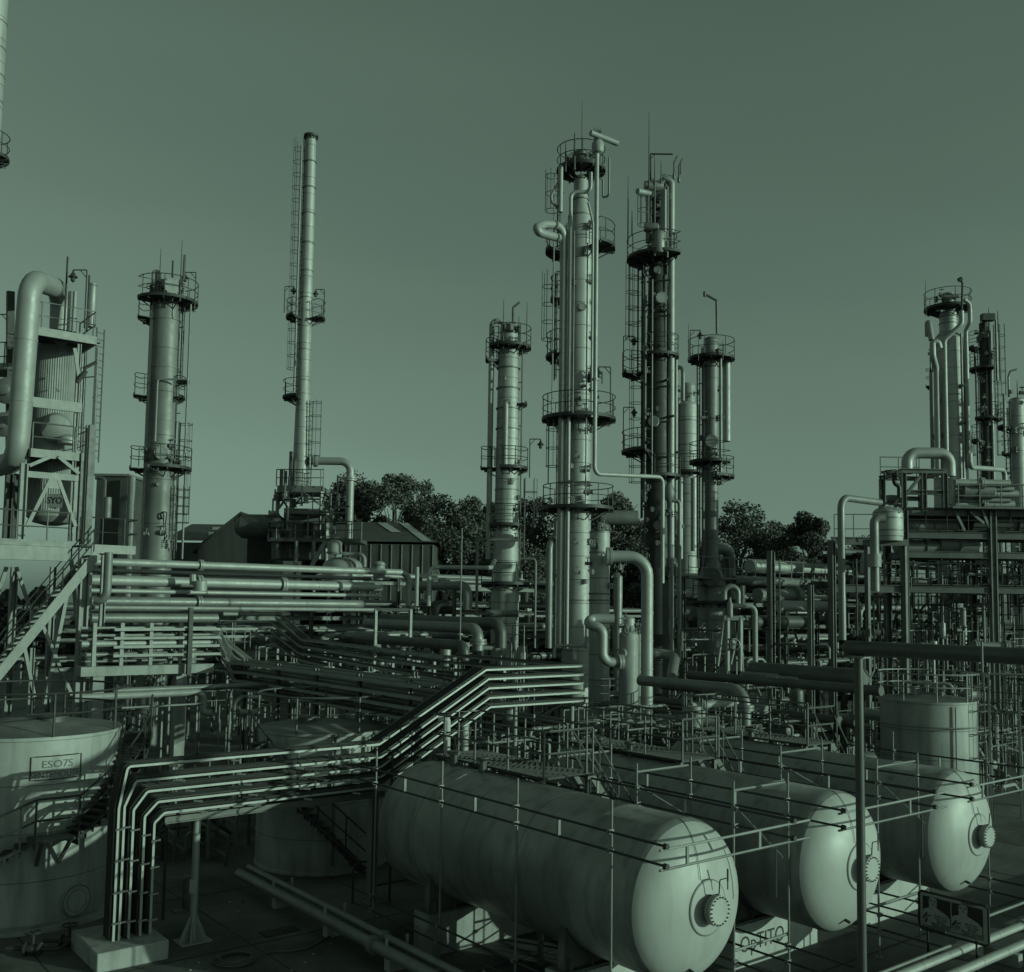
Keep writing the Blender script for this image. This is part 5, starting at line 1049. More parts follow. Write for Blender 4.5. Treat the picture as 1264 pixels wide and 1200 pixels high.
for i in range(4):
    for j in range(2):
        x_ = BX + j * .85 + i * .12; z_ = zf - .35 * i; ys = RY + .5 + .0 * i
        hz = onY(262, 776 + 10 * i, ys).z; xs = onY(262, 780, ys).x
        pts = [V((xs - 4, ys + j * .8, hz)), V((xs + .3, ys + j * .8, hz)), V((x_ - .4, ys - .5 + j * .3, z_)), V((x_, ys - 1.6, z_)), V((x_, yN, z_))]
        tray_run('%s cable tray of the dark bundle, %s row' % (['top', 'second', 'third', 'bottom'][i], ['nearer', 'farther'][j]), pts, .7, G, seed=i * 3 + j)
G = 'dark cable trays descending behind the bundle'
for i in range(4):
    a = W(346 - i * 3, 758 + i * 9, 50); tray_run('%s of the steep dark trays dropping behind the bundle' % ['uppermost', 'second', 'third', 'lowest'][i], [a + V((-3, 0, 0)), a, W(384 - 2 * i, 790 + 8 * i, 47), W(560, 812 + 14 * i, 37)], .5, G, 3, seed=40 + i)
for k, yy in enumerate((26, 29, 32, 35, 38)):
    T = thing('rack_trestle', '%s steel trestle under the dark tray bundle' % ['nearest', 'second nearest', 'middle', 'second farthest', 'farthest'][k], 'support', (BX + .8, yy, 0), 'trestles under the tray bundle')
    for x_ in (BX - .15, BX + 2.0): MB().ibeam((x_, yy, 0), (x_, yy, zf + .1), .16, .16).build('leg', 'mid_steel', T)
    for i in range(4): MB().beam((BX - .3, yy, zf - .35 * i - .1), (BX + 2.2, yy, zf - .35 * i - .1), .07, .07).build('beam', 'light_steel', T)
# white stub posts along the far side of the bundle with thin rails
for k, px in enumerate((343, 361, 381, 401, 420, 441, 462, 485, 510, 536, 562, 590, 622)):
    D = 50 - (px - 343) * .053; py = 792 + (px - 343) * .118
    a = W(px, py, D); c = along(a, ZU, py=py + 28)
    T = thing('stub_post', ['pale stub post', 'pale bracketed post'][k % 2] + ' in the row beyond the dark tray bundle', 'post', c, 'pale posts in a row beyond the tray bundle'); b = MB(); b.beam(c, a, .11, .11); b.build('post', 'light_steel', T)
    b = MB(); b.beam(c - ZU * .1, c + ZU * .15, .26, .2); b.build('foot', 'galvanised', T)
for k in range(4):
    a = W(330, 790 + 8 * k, 50.4); c = W(640, 828 + 8.5 * k, 34); b = MB(); b.tube(a, c, .05, 7); tag(b.build('rail_pipe', 'mid_steel'), '%s thin dark pipe clipped to the pale posts beyond the tray bundle' % ['highest', 'second highest', 'third highest', 'lowest'][k], 'pipe')
# ---------------------------------------------------------- low pipes left of the middle tank
pipe('long slim pipe crossing behind the low dull tank', (140, 853, 34), [('X', 372)], .1, 'steel', n=12)
pipe('pale pipe with a downward bend between the two left tanks', (100, 861, 33), [('X', 252), ('Z', 880), ('R', 262)], .12, 'light_steel', n=14, bend=.3)
pipe('thin pipe low between the two left tanks', (150, 874, 32), [('X', 250)], .04, 'steel')
pipe('bright short pipe lying left of the dull tank rails', (297, 879, 33.5), [('R', 322)], .1, 'light_steel', n=12)
pipe('bent thin pipe standing left of the dull tank', (288, 905, 31), [('Z', 860), ('R', 322)], .06, 'mid_steel', bend=.3)
T = thing('gate_valve', 'pair of round handwheels on a stem above the dull tank', 'valve', W(374, 870, 36)); b = MB(); q = W(376, 842, 36)
for dz, dx in ((0, 0), (-.3, -.1)): b.lathe([(.05, -.05), (.15, -.03), (.15, .03), (.05, .05)], q + ZU * dz + rh * dx, 16, fh); b.ring(q + ZU * dz + rh * dx, .14, .03, 16, 5, bx=rh, by=ZU)
b.tube(q + ZU * -.3, q + ZU * -.9, .05, 8); b.build('handwheel', 'steel', T)
# yard clutter between the left tanks: small railed pits, frames, pumps
q = random.Random(12)
ZONES = [((170, 320), (31, 38), (0, 1.3), 20, 'between the two left tanks'), ((300, 500), (36, 44), (0, 3.2), 20, 'behind the low dull tank'),
         ((540, 760), (31, 43), (0, 3.8), 76, 'behind the nearest bullet tank'), ((740, 960), (32, 43), (0, 4.0), 76, 'behind the middle bullet tank'),
         ((900, 1090), (36, 48), (0, 3.6), 44, 'left of the pale upright tank'), ((1180, 1290), (43, 52), (0, 3.8), 38, 'right of the pale upright tank'),
         ((430, 680), (48, 62), (.5, 6), 50, 'left of the tallest column'), ((700, 1000), (46, 62), (.5, 7), 90, 'below the dark column'),
         ((1042, 1290), (58, 66), (.5, 6.2), 84, 'inside the right steel structure'), ((112, 330), (42, 52), (2, 6.2), 34, 'behind the long pale pipes'),
         ((1170, 1290), (53.5, 57), (9, 13), 30, 'on the upper decks of the right structure'), ((1120, 1290), (52.8, 56), (3.5, 11), 90, 'on the middle decks of the right structure')]
for (xr_, dr, zr, n, wh) in ZONES:
    for k in range(int(n * 1.35)):
        px = q.uniform(*xr_); D = q.uniform(*dr); g0 = W(px, 800, D); z0 = q.uniform(*zr); c = V((g0.x, g0.y, z0)); kind = q.random(); b = MB(); s_ = q.uniform(.7, 1.3)
        d1 = AX['X'] if q.random() < .5 else AX['Y']; m = q.choice(['mid_steel', 'dark_pipe', 'mid_pipe', 'steel', 'dark_steel', 'mid_steel', 'dark_pipe', 'light_steel'])
        if kind < .34:      # valve station
            r_ = q.uniform(.022, .06) * s_; L = q.uniform(.8, 2.2); pts = [c - d1 * L, c, c + ZU * q.uniform(.5, 1.1), c + ZU * q.uniform(.5, 1.1) + d1 * .1]
            b.path([c - d1 * L - ZU * min(z0, .6), c - d1 * L, c, c + d1 * L * .7, c + d1 * L * .7 - ZU * min(z0, q.uniform(.5, 2.5))], r_, 8); valve(b, c, d1, r_ * 1.2); valve(b, c - d1 * L * .5, d1, r_ * 1.1)
            o = b.build('valve_station', m); tag(o, 'small valve station with handwheels ' + wh, 'valve', 'valve stations ' + wh)
        elif kind < .62:    # riser with elbow
            r_ = q.uniform(.025, .085); h = q.uniform(1.0, 3.4); b.path([V((c.x, c.y, max(0, z0 - h))), c + ZU * .2, c + ZU * .2 + d1 * q.uniform(.5, 2.6), c + d1 * 2.4 - ZU * q.uniform(.2, 1.2)], r_, 9)
            tag(b.build('bent_pipe', m), 'bent upright pipe ' + wh, 'pipe', 'bent pipes ' + wh)
        elif kind < .76:    # small drum
            r_ = q.uniform(.12, .3); L = q.uniform(.4, 1.1); axv = d1 if q.random() < .5 else ZU; b.lathe([(r_ * .6, -L / 2 - r_ * .4), (r_ * .92, -L / 2 - r_ * .2), (r_, -L / 2), (r_, L / 2), (r_ * .92, L / 2 + r_ * .2), (r_ * .6, L / 2 + r_ * .4)], c + ZU * r_, 18, axv)
            b.tube(c, V((c.x, c.y, max(0, c.z - 1.2))), .05, 6); b.tube(c + ZU * r_, c + ZU * (r_ * 2 + .3), .05, 6)
            tag(b.build('small_drum', q.choice(['light_steel', 'mid_pipe', 'cladding_pipe', 'mid_steel'])), 'small drum among pipework ' + wh, 'drum', 'small drums ' + wh)
        elif kind < .86:    # little rack frame
            h = q.uniform(1.0, 2.4); zb = max(0, z0 - h); 
            d2 = AX['Y'] if d1 is AX['X'] else AX['X']
            for sx_, sy_ in ((0, 0), (1, 0), (0, 1), (1, 1)): p_ = V((c.x, c.y, zb)) + d1 * 1.5 * sx_ + d2 * .9 * sy_; b.beam(p_, p_ + ZU * h, .08, .08)
            for hh in (h, h * .5):
                for sy_ in (0, 1): b.beam(V((c.x, c.y, zb + hh)) + d2 * .9 * sy_, V((c.x, c.y, zb + hh)) + d1 * 1.5 + d2 * .9 * sy_, .06, .06)
            tag(b.build('pipe_stand', q.choice(['steel', 'mid_steel'])), 'small open steel stand ' + wh, 'stand', 'small stands ' + wh)
        else:               # railing piece with posts
            L = q.uniform(1.5, 4); bb = railing([V((c.x, c.y, z0)), V((c.x, c.y, z0)) + d1 * L], False, 1.0, .025, .9)
            for e in (0, L): bb.beam(V((c.x, c.y, 0)) + d1 * e, V((c.x, c.y, z0)) + d1 * e, .07, .07)
            tag(bb.build('handrail', q.choice(['steel', 'mid_steel', 'light_steel'])), 'short length of handrail ' + wh, 'handrail', 'handrails ' + wh)
# ---------------------------------------------------------- racks filling the depth
def rack(label, px, D, d1, L, w_, levels, bays, seed, m='mid_steel', npipes=5, where='', zmin=0, pm=None):
    g0 = W(px, 780, D); c = V((g0.x, g0.y, 0)); d2 = AX['X'] if d1 is AX['Y'] else AX['Y']; q = random.Random(seed)
    T = thing('pipe_rack', label, 'pipe rack', c)
    for i in range(bays + 1):
        for s_ in (0, 1): p_ = c + d1 * (L * i / bays) + d2 * (w_ * s_); MB().ibeam(p_, p_ + ZU * (levels[-1] + .1), .2, .2).build('column', m, T)
        for z_ in levels: p_ = c + d1 * (L * i / bays) + ZU * z_; MB().ibeam(p_ + d2 * .1, p_ + d2 * (w_ - .1), .14, .2).build('cross_beam', m, T)
    for z_ in levels:
        for s_ in (0, 1): p_ = c + ZU * (z_ - .25) + d2 * (w_ * s_); MB().ibeam(p_, p_ + d1 * L, .14, .24).build('side_beam', m, T)
    for li, z_ in enumerate(levels):
        off = .25
        while off < w_ - .2:
            r_ = q.choice([.06, .08, .1, .13, .18, .22]); off += r_
            if q.random() < .85:
                e0, e1 = q.uniform(-1.5, 0), L + q.uniform(0, 1.5); a = c + d2 * off + ZU * (z_ + .1 + r_)
                mv = [a + d1 * e0]; 
                if q.random() < .35: mv = [a + d1 * e0 - ZU * 1.2] + mv
                mv += [a + d1 * e1]
                if q.random() < .35: mv += [a + d1 * e1 + ZU * q.choice([-1.4, .8])]
                b = MB(); b.path(mv, r_, 12); tag(b.build('process_pipe', q.choice(pm or ['mid_pipe', 'dark_pipe', 'cladding_pipe', 'light_steel', 'mid_pipe'])), '%s pipe on the %s' % ('thick' if r_ > .15 else 'slim', where), 'pipe', 'pipes on the ' + where)
            off += r_ + .08
    return T, c, d2
rack('low pipe rack crossing behind the thick dark pipes left of centre', 455, 54, AX['X'], 14, 3, (2.6, 4.4, 5.9), 3, 1, where='low rack left of centre')
rack('wide pipe rack between the tallest column and the cone skirt column', 640, 58, AX['X'], 16, 3.2, (2.8, 4.6, 6.4), 3, 2, where='wide rack at the centre')
rack('dark pipe rack behind the whitish pipe stand', 890, 62, AX['X'], 15, 3.4, (3.0, 5.0, 7.0, 8.4), 3, 3, where='rack behind the cone skirt column')
rack('far pipe rack at the left behind the long pale pipes', 60, 52, AX['X'], 20, 2.6, (4.5, 6.0, 7.2), 4, 4, where='far left rack')
rack('low rack running towards the viewer behind the middle bullet tank', 800, 36, AX['Y'], 12, 2.2, (1.5, 2.9), 3, 5, where='low rack behind the middle bullet', pm=['dark_pipe', 'mid_pipe', 'dark_pipe'])
rack('low rack running towards the viewer behind the farthest bullet tank', 1000, 40, AX['Y'], 12, 2.2, (1.6, 3.2), 3, 6, where='low rack behind the farthest bullet', pm=['dark_pipe', 'mid_pipe'])
rack('dense dark pipe rack standing inside the right steel structure', 1085, 62, AX['X'], 16, 3.4, (2.4, 4.2, 6.0, 7.8, 9.6, 11.2), 4, 21, where='dense rack in the right structure', pm=['dark_pipe', 'dark_pipe', 'mid_pipe', 'dark_pipe', 'cladding_pipe'], m='dark_steel')
rack('distant pipe rack under the trees at the right', 1000, 84, AX['X'], 30, 4, (3, 5.2, 7.4), 5, 7, where='distant right rack')
rack('tall pipe rack in front of the shed with skylights', 430, 70, AX['X'], 16, 3, (5.5, 7.6, 9.6), 4, 9, where='tall rack before the shed')
rack('tall pipe rack at the foot of the pale columns', 560, 66, AX['X'], 14, 3, (5.5, 7.6, 9.2), 3, 10, where='tall rack at the pale columns')
rack('distant pipe rack under the trees at the centre', 520, 84, AX['X'], 30, 4, (3, 5.2, 7.2), 5, 8, where='distant centre rack')
# ---------------------------------------------------------- named right-middle pipes
for (st, mv, r_, m, l, fl_) in (
    ((875, 864, 38), [('Z', 849), ('Y', 818)], .24, 'dark_pipe', 'thick dark pipe dropping just above the middle bullet', ()),
    ((920, 895, 35), [('Z', 852), ('Y', 790)], .2, 'mid_pipe', 'grey pipe bending down with a lit elbow above the middle bullet', ((0, .5),)),
    ((852, 872, 35.5), [('X', 918)], .14, 'light_steel', 'bright level pipe joining the lit elbow', ()),
    ((857, 905, 34), [('Z', 872)], .24, 'light_steel', 'stout pale stub pipe above the middle bullet', ((0, .75),)),
    ((808, 888, 36), [('R', 884)], .2, 'mid_pipe', 'dull fat pipe lying behind the stout pale stub', ()),
    ((1066, 838, 37), [('Y', 930)], .36, 'dark_pipe', 'very thick dark pipe ending behind the tall pole', ()),
    ((1088, 853, 34), [('Y', 850)], .17, 'dark_pipe', 'long dark pipe crossing just above the farthest bullet', ()),
    ((1028, 846, 38), [('Z', 832), ('Y', 922), ('Z', 842)], .13, 'dark_pipe', 'dark arch pipe in front of the very thick pipe', ()),
    ((985, 848, 38), [('Z', 839), ('Y', 945), ('Z', 848)], .1, 'mid_pipe', 'smaller arch pipe, right one above the long dark pipe', ()),
    ((962, 846, 39), [('Z', 835), ('Y', 915), ('Z', 846)], .1, 'mid_pipe', 'smaller arch pipe, left one above the long dark pipe', ()),
    ((1042, 850, 37.5), [('Z', 839), ('Y', 1020)], .1, 'dark_pipe', 'short hooked pipe beside the tall pole', ()),
    ((1040, 790, 46), [('Z', 614), ('X', 1086)], .17, 'mid_pipe', 'tall square bent pipe left of the domed vessel', ()),
    ((1092, 640, 46), [('R', 1079), ('Z', 730)], .2, 'mid_pipe', 'thick bent pipe before the domed vessel', ()),
    ((925, 699, 62), [('X', 1045)], .42, 'cladding_pipe', 'fat silver pipe behind the railed walkway right of the cone skirt', ()),
    ((905, 716, 60), [('X', 1040)], .28, 'mid_pipe', 'thick pipe under the railed walkway right of the cone skirt', ()),
    ((935, 735, 56), [('X', 985)], .4, 'mid_pipe', 'fat dull pipe below the walkway, upper one', ((0, .9),)),
    ((960, 748, 54), [('X', 1035)], .3, 'cladding_pipe', 'ribbed silver pipe below the walkway, lower one', ()),
    ((930, 768, 50), [('X', 1000)], .32, 'dark_pipe', 'dark fat pipe low behind the thin pipe stand', ()),
    ((1200, 797, 44), [('R', 1246)], .17, 'mid_pipe', 'grey pipe with end flange just above the thick capped pipe', ((0, .9), (0, .1))),
    ((980, 1100, 60), [], .1, 'mid_pipe', '', ())):
    if l: pipe(l, st, mv, r_, m, n=16, flange=fl_, bands=1.0 if 'ribbed' in l else 3)
b = MB(); q_ = W(1079, 692, 45.4); b.lathe([(.28, -.3), (.31, -.29), (.31, .29), (.28, .3)], q_, 24); tag(b.build('joint_box', 'light_steel'), 'pale drum shaped sleeve on the thick bent pipe', 'sleeve')
T = thing('walkway', 'railed walkway in front of the trees right of the cone skirt column', 'walkway', W(960, 715, 57)); a = W(850, 712, 57); 
MB().box(a + V((7.5, .6, 0)), 15, 1.2, .12).build('deck', 'mid_steel', T); railing([a, a + V((15, 0, 0))], False, 1.2, .03, 1.2).build('railing', 'steel', T)
for k in range(4): MB().ibeam(V((a.x + .2 + k * 4.8, a.y + .6, 0)), V((a.x + .2 + k * 4.8, a.y + .6, a.z - .06)), .2, .2).build('column', 'mid_steel', T)
ladder(T, W(957, 800, 50).x, W(957, 800, 50).y, 0, .3, .3, W(957, 690, 50).z, cage=False)
for k, (px, py0, py1, D, w_, l) in enumerate(((952, 780, 680, 50, .3, 'dark column left of the thin portal, below the trees'), (1001, 806, 722, 45, .22, 'grey post left of the square bent pipe'), (1028, 790, 668, 50, .26, 'post at the left end of the right structure'))):
    a = W(px, py0, D); T = thing('steel_column', l, 'column', (a.x, a.y, 0)); MB().ibeam(V((a.x, a.y, 0)), along(a, ZU, py=py1), w_, w_).build('column', 'mid_steel', T)
# ---------------------------------------------------------- right steel structure
SO = W(1116, 700, 52); SO.z = 0; SY = SO.y
def sW(px, py, dy=0):
    v = ray(px, py); return CAM + v * (((SO - CAM).dot(fh) + dy) / v.dot(fh))
def toL(p): d = p - SO; return V((SO.x + d.dot(rh), SO.y + d.dot(fh), p.z))
def s_(px, py, dy=0): return toL(sW(px, py, dy))
T = thing('steel_structure', 'large multi storey steel structure full of pipes at the right edge', 'steel frame', (SO.x, SY, 0)); T.rotation_euler = (0, 0, -yaw)
xA, xB = s_(1116, 660).x, s_(1225, 660).x; sp = xB - xA; DP = 2.4
zl = [s_(1170, y).z for y in (728, 685, 661, 633)]
for i in range(-0, 4):
    x_ = xA + sp * i
    for dy in (0, DP): MB().ibeam((x_, SY + dy, 0), (x_, SY + dy, zl[3] + .1), .34, .34).build('column', 'steel' if (i == 1 and dy == 0) else 'mid_steel', T)
for z_ in zl:
    for dy in (-.02, DP + .02):
        for i in range(3): MB().ibeam((xA + sp * i + .18, SY + dy, z_), (xA + sp * (i + 1) - .18, SY + dy, z_), .16, .34).build('beam', 'dark_pipe', T)
    for i in range(4): MB().ibeam((xA + sp * i, SY + .2, z_ - .02), (xA + sp * i, SY + DP - .2, z_ - .02), .16, .3).build('cross_beam', 'dark_pipe', T)
for z_ in (zl[0], zl[2], zl[3]): MB().box((xA + sp * 1.5, SY + DP / 2, z_ + .25), sp * 3, DP - .1, .05).build('deck', 'dark_steel', T)
xL = s_(1026, 690).x
MB().ibeam((xL, SY, zl[0] - .0), (xA - .18, SY, zl[0]), .2, .4).build('beam', 'mid_steel', T); MB().ibeam((xL, SY, s_(1060, 668).z), (xA - .18, SY, s_(1060, 668).z), .2, .4).build('beam', 'mid_steel', T)
MB().ibeam((xL, SY, 0), (xL, SY, s_(1060, 667).z), .3, .3).build('column', 'mid_steel', T)
z4 = s_(1140, 584).z; xC = s_(1166, 600).x
for x_, dy in ((xA, 0), (s_(1140, 600).x, 0), (xC, 0), (xA, 3), (xC, 3)): MB().ibeam((x_, SY + dy, zl[3] + .2), (x_, SY + dy, z4), .26, .26).build('column', 'mid_steel', T)
for dy in (0, 3):
    MB().ibeam((xA - .15, SY + dy, z4 + .1), (xC + .15, SY + dy, z4 + .1), .24, .24).build('beam', 'mid_steel', T); MB().ibeam((xA + .1, SY + dy, s_(1140, 608).z), (xC - .1, SY + dy, s_(1140, 608).z), .2, .24).build('beam', 'mid_steel', T)
for x_ in (xA, xC): MB().ibeam((x_, SY + .15, z4 + .1), (x_, SY + 2.85, z4 + .1), .2, .22).build('beam', 'steel', T)
MB().beam(s_(1119, 610, -.02), s_(1136, 588, -.02), .2, .14).build('brace', 'mid_steel', T)
for a, c in (((1197, 632), (1214, 646)), ((1211, 628), (1221, 652)), ((1180, 634), (1190, 655))): MB().beam(s_(*a, -.05), s_(*c, -.05), .16, .12).build('brace', 'steel', T)
railing([(xC + .3, SY - .9, zl[3] + .25), (xA + sp * 3, SY - .9, zl[3] + .25)], False, 1.15, .035, 1.1).build('railing', 'steel', T)
MB().box((xC + (xA + sp * 3 - xC) / 2, SY - .45, zl[3] + .2), xA + sp * 3 - xC, .95, .1).build('balcony', 'mid_steel', T)
railing([(xL, SY - .1, zl[0] + .25), (xA + sp * 3, SY - .1, zl[0] + .25)], False, 1.1, .028, 1.1).build('railing', 'dark_steel', T)
railing([(xA, SY - .1, zl[2] + .25), (xA + sp * 3, SY - .1, zl[2] + .25)], False, 1.1, .028, 1.1).build('railing', 'dark_steel', T)
railing([(xA, SY + 3.2, z4 + .2), (xC, SY + 3.2, z4 + .2)], False, 1.1, .03, 1.0).build('railing', 'steel', T)
b = MB(); 
for x_ in (0, 1): b.beam(W(1070 + 46 * x_, 668, 49.4), V((W(1070 + 46 * x_, 668, 49.4).x, W(1070 + 46 * x_, 668, 49.4).y, 0)), .2, .2)
b.beam(W(1066, 670, 49.3), W(1120, 670, 49.3), .25, .3); tag(b.build('drum_stand', 'mid_steel'), 'two legged steel stand under the domed silver drum at right', 'stand')
pipe('fat silver inverted U pipe on top of the right steel structure', sW(1120, 585, 1.4), [('Z', 559), ('R', 1172), ('Z', 588)], .3, 'cladding_pipe', n=22, bend=.7, bands=1.2)
for k, (py, r_, m) in enumerate(((596, .2, 'cladding_pipe'), (603, .12, 'light_steel'), (609, .2, 'cladding_pipe'), (616, .18, 'light_steel'), (622, .22, 'cladding_pipe'), (627, .1, 'light_steel'))):
    a = sW(1178, py, .8 + .25 * k); pipe('%s of the bright level pipes stacked behind the upper balcony rail' % ['topmost', 'second', 'third', 'fourth', 'fifth', 'lowest'][k], a, [('R', 1246 + 5 * (k % 3))], r_, m, n=14, flange=((0, .5),), bands=1)
pipe('silver pipe stepping down to the bright level pipes at the right', sW(1197, 560, 2), [('Z', 577), ('P', 1240, 580, 58), ('Z', 598)], .14, 'cladding_pipe', n=14)
for k, (px, py, r_, h, l) in enumerate(((1150, 650, .5, 1.2, 'horizontal drum on the third deck of the right structure'), (1180, 672, .6, 1.0, 'drum on the second deck of the right structure'), (1140, 675, .5, 1.4, 'left drum on the second deck of the right structure'), (1250, 645, .75, 2.4, 'large dark horizontal exchanger at the right edge'), (1205, 605, .5, .8, 'small drum behind the bright level pipes'))):
    b = MB(); c = sW(px, py, 1.3); b.lathe([(r_ * .4, -h - .2), (r_, -h), (r_, h), (r_ * .4, h + .2)], c, 20, rh); b.ring(c, r_ * 1.03, .05, 20, 5, bx=fh, by=ZU); tag(b.build('drum', 'dark_pipe' if k == 3 else 'mid_pipe'), l, 'vessel')
t = vessel('domed silver drum half hidden left of the right steel structure', 1096, 650, 49, [(668, 17), (662, 18), (634, 18)], 'cladding', 36); t.hoops([640, 655], 18); t.knick(5, 622, 632, 10, 88)
railing([toL(W(1030, 666, 51.8)), toL(W(1112, 666, 51.8))], False, 1.3, .03, 1.0).build('railing', 'steel', T)
b = MB(); p_ = toL(W(1113, 585, 52)); b.beam(toL(W(1088, 583, 52)), toL(W(1114, 583, 52)), .1, .14); b.path([toL(W(1104, 584, 52)), toL(W(1104, 597, 52)), toL(W(1110, 600, 52)), toL(W(1110, 614, 52))], .12, 8); b.tube(toL(W(1092, 584, 52)), toL(W(1092, 620, 52)), .06, 6); b.build('outrigger', 'dark_steel', T); lamp_part(T, toL(W(1092, 600, 52)), .8, 1)
b = MB(); b.lathe([(.2, -.3), (.22, 0), (.2, .3)], W(1101, 616, 53), 14, rh); b.lathe([(.25, -.2), (.28, 0), (.25, .4)], W(1109, 620, 53), 14, rh); b.tube(W(1090, 621, 53), W(1113, 621, 53), .07, 8); tag(b.build('relief_valve', 'mid_pipe'), 'fat valve heads on the domed silver drum', 'valve')
# ---------------------------------------------------------- shed roofs and far building
def shed(label, px0, px1, D, L, ze, zr, m='roof_sheet', sky_=()):
    """gabled shed whose gable faces the viewer: eaves at px0 and px1"""
    a = W(px0, 700, D); c = W(px1, 700, D); a.z = c.z = 0; w_ = (c - a).dot(rh); T = thing('shed', label, 'shed', (a + c) / 2)
    P = lambda u, d, z: a + rh * (w_ * u) + fh * d + ZU * z
    b = MB(); b.add([P(0, 0, 0), P(1, 0, 0), P(1, 0, ze), P(.5, 0, zr), P(0, 0, ze), P(0, L, 0), P(1, L, 0), P(1, L, ze), P(.5, L, zr), P(0, L, ze)], [(0, 1, 2, 3, 4), (9, 8, 7, 6, 5), (0, 4, 9, 5), (1, 6, 7, 2)]); b.build('wall', 'roof_sheet', T)
    for s in (0, 1):
        r = MB(); e = -.06 if s == 0 else 1.06; z_e = ze - .06 * 2 * (zr - ze); r.add([P(e, -.5, z_e), P(.5, -.5, zr), P(.5, L + .3, zr), P(e, L + .3, z_e), P(e, -.5, z_e + .2), P(.5, -.5, zr + .2), P(.5, L + .3, zr + .2), P(e, L + .3, z_e + .2)], [(0, 1, 2, 3), (7, 6, 5, 4), (0, 4, 5, 1), (1, 5, 6, 2), (2, 6, 7, 3), (3, 7, 4, 0)]); r.build('roof', m, T)
    return T, P
def zpx(D, py): return zat(W(400, 700, D).x, W(400, 700, D).y, py)
T, P = shed('dark gabled shed left of the furnace under the slim stack', 243, 350, 92, 30, zpx(92, 680), zpx(92, 636))
T = thing('shed', 'long low roofed shed with skylight strips right of the left grey column', 'shed', W(250, 690, 120)); D = 125
a = W(205, 700, D); a.z = 0; P = lambda u, d, z: a + rh * u + fh * d + ZU * z
b = MB(); b.add([P(0, 0, 0), P(14, 0, 0), P(14, 0, zpx(D, 672)), P(0, 0, zpx(D, 672)), P(0, 22, 0), P(14, 22, 0), P(14, 22, zpx(D, 672)), P(0, 22, zpx(D, 672))], [(0, 1, 2, 3), (1, 5, 6, 2), (5, 4, 7, 6), (4, 0, 3, 7)]); b.build('wall', 'wall_sheet', T)
z1, z2 = zpx(D, 670), zpx(D, 641); b = MB(); b.add([P(-.5, -.6, z1), P(14.5, -.6, z1), P(14.5, 11, z2), P(-.5, 11, z2), P(-.5, 22.6, z1), P(14.5, 22.6, z1)], [(0, 1, 2, 3), (3, 2, 5, 4)]); b.build('roof', 'roof_sheet', T)
for u0 in (4.2, 3.6): b = MB(); k = .3 if u0 > 4 else .62; zz = lambda f: z1 + (z2 - z1) * f + .06; b.add([P(u0, 11.6 * k - .6, zz(k)), P(u0 + 2.4, 11.6 * k - .6, zz(k)), P(u0 + 1.8, 11.6 * (k + .18) - .6, zz(k + .18)), P(u0 - .6, 11.6 * (k + .18) - .6, zz(k + .18))], [(0, 1, 2, 3)]); b.build('skylight', 'roof_light', T)
T = thing('shed', 'grey roofed shed with pale skylights in front of the big trees', 'shed', W(480, 690, 100)); D = 98
a = W(425, 700, D); a.z = 0; wl = (W(535, 700, D) - W(425, 700, D)).length; P = lambda u, d, z: a + rh * u + fh * d + ZU * z
z1, z2 = zpx(D, 668), zpx(D, 636)
b = MB(); b.add([P(0, 0, 0), P(wl, 0, 0), P(wl, 0, z1 - .2), P(0, 0, z1 - .2), P(0, 16, 0), P(wl, 16, 0), P(wl, 16, z1 - .2), P(0, 16, z1 - .2)], [(0, 1, 2, 3), (1, 5, 6, 2), (5, 4, 7, 6), (4, 0, 3, 7)]); b.build('wall', 'wall_sheet', T)
b = MB(); b.add([P(-8, -.5, z1), P(wl + .4, -.5, z1), P(wl - 3.8, 8, z2), P(-8, 8, z2), P(-8, 16.5, z1), P(wl + .4, 16.5, z1)], [(0, 1, 2, 3), (3, 2, 5, 4), (1, 5, 2)]); b.build('roof', 'roof_sheet', T)
for (ua, ub, fa, fb, w2) in ((wl - .2, wl - 3.4, .02, .96, .9), (wl - 3.6, wl - 5.6, .45, .95, 1.0)):
    f_ = lambda f: (8.5 * f - .5, z1 + (z2 - z1) * f + .07); b = MB(); b.add([P(ua - w2, *f_(fa)), P(ua, *f_(fa)), P(ub, *f_(fb)), P(ub - w2, *f_(fb))], [(0, 1, 2, 3)]); b.build('skylight', 'roof_light', T)
for k in range(9): p_ = P(.5 + k * (wl - .6) / 8, -.02, 0); MB().beam(p_, p_ + ZU * (z1 - .25), .12, .12).build('wall_post', 'dark_steel', T)
a = W(118, 640, 85); c = W(157, 588, 85)
T = thing('clad_building', 'tall flat topped clad building glimpsed beyond the stair tower', 'building', (a.x, a.y, 0))
w_ = (c - a).dot(rh); cen = (a + c) / 2 + fh * 4; b = MB(); b.box(V((cen.x, cen.y, c.z / 2)), w_, 8, c.z, rh, fh); b.build('wall', 'wall_sheet', T)
for k in range(10): q_ = a + rh * (w_ * (k + .5) / 10) - fh * .04; MB().beam(V((q_.x, q_.y, 0)), V((q_.x, q_.y, c.z - .1)), .07, .05).build('cladding_rib', 'roof_sheet', T)
b = MB(); b.box(V((cen.x, cen.y, c.z + .1)), w_ + .4, 8.4, .2, rh, fh); b.build('parapet', 'steel', T)
p_ = W(161, 640, 84); b = MB(); b.tube(V((p_.x, p_.y, 0)), along(p_, ZU, py=588), .3, 10); tag(b.build('vent_pipe', 'steel'), 'pale duct up the side of the clad building', 'duct')
pipe('white bent pipe before the clad building', (127, 640, 60), [('Z', 590), ('R', 118)], .12, 'light_steel', n=10)
pipe('pale flared vent before the clad building', (132, 640, 58), [('Z', 614)], .22, 'steel', n=14)
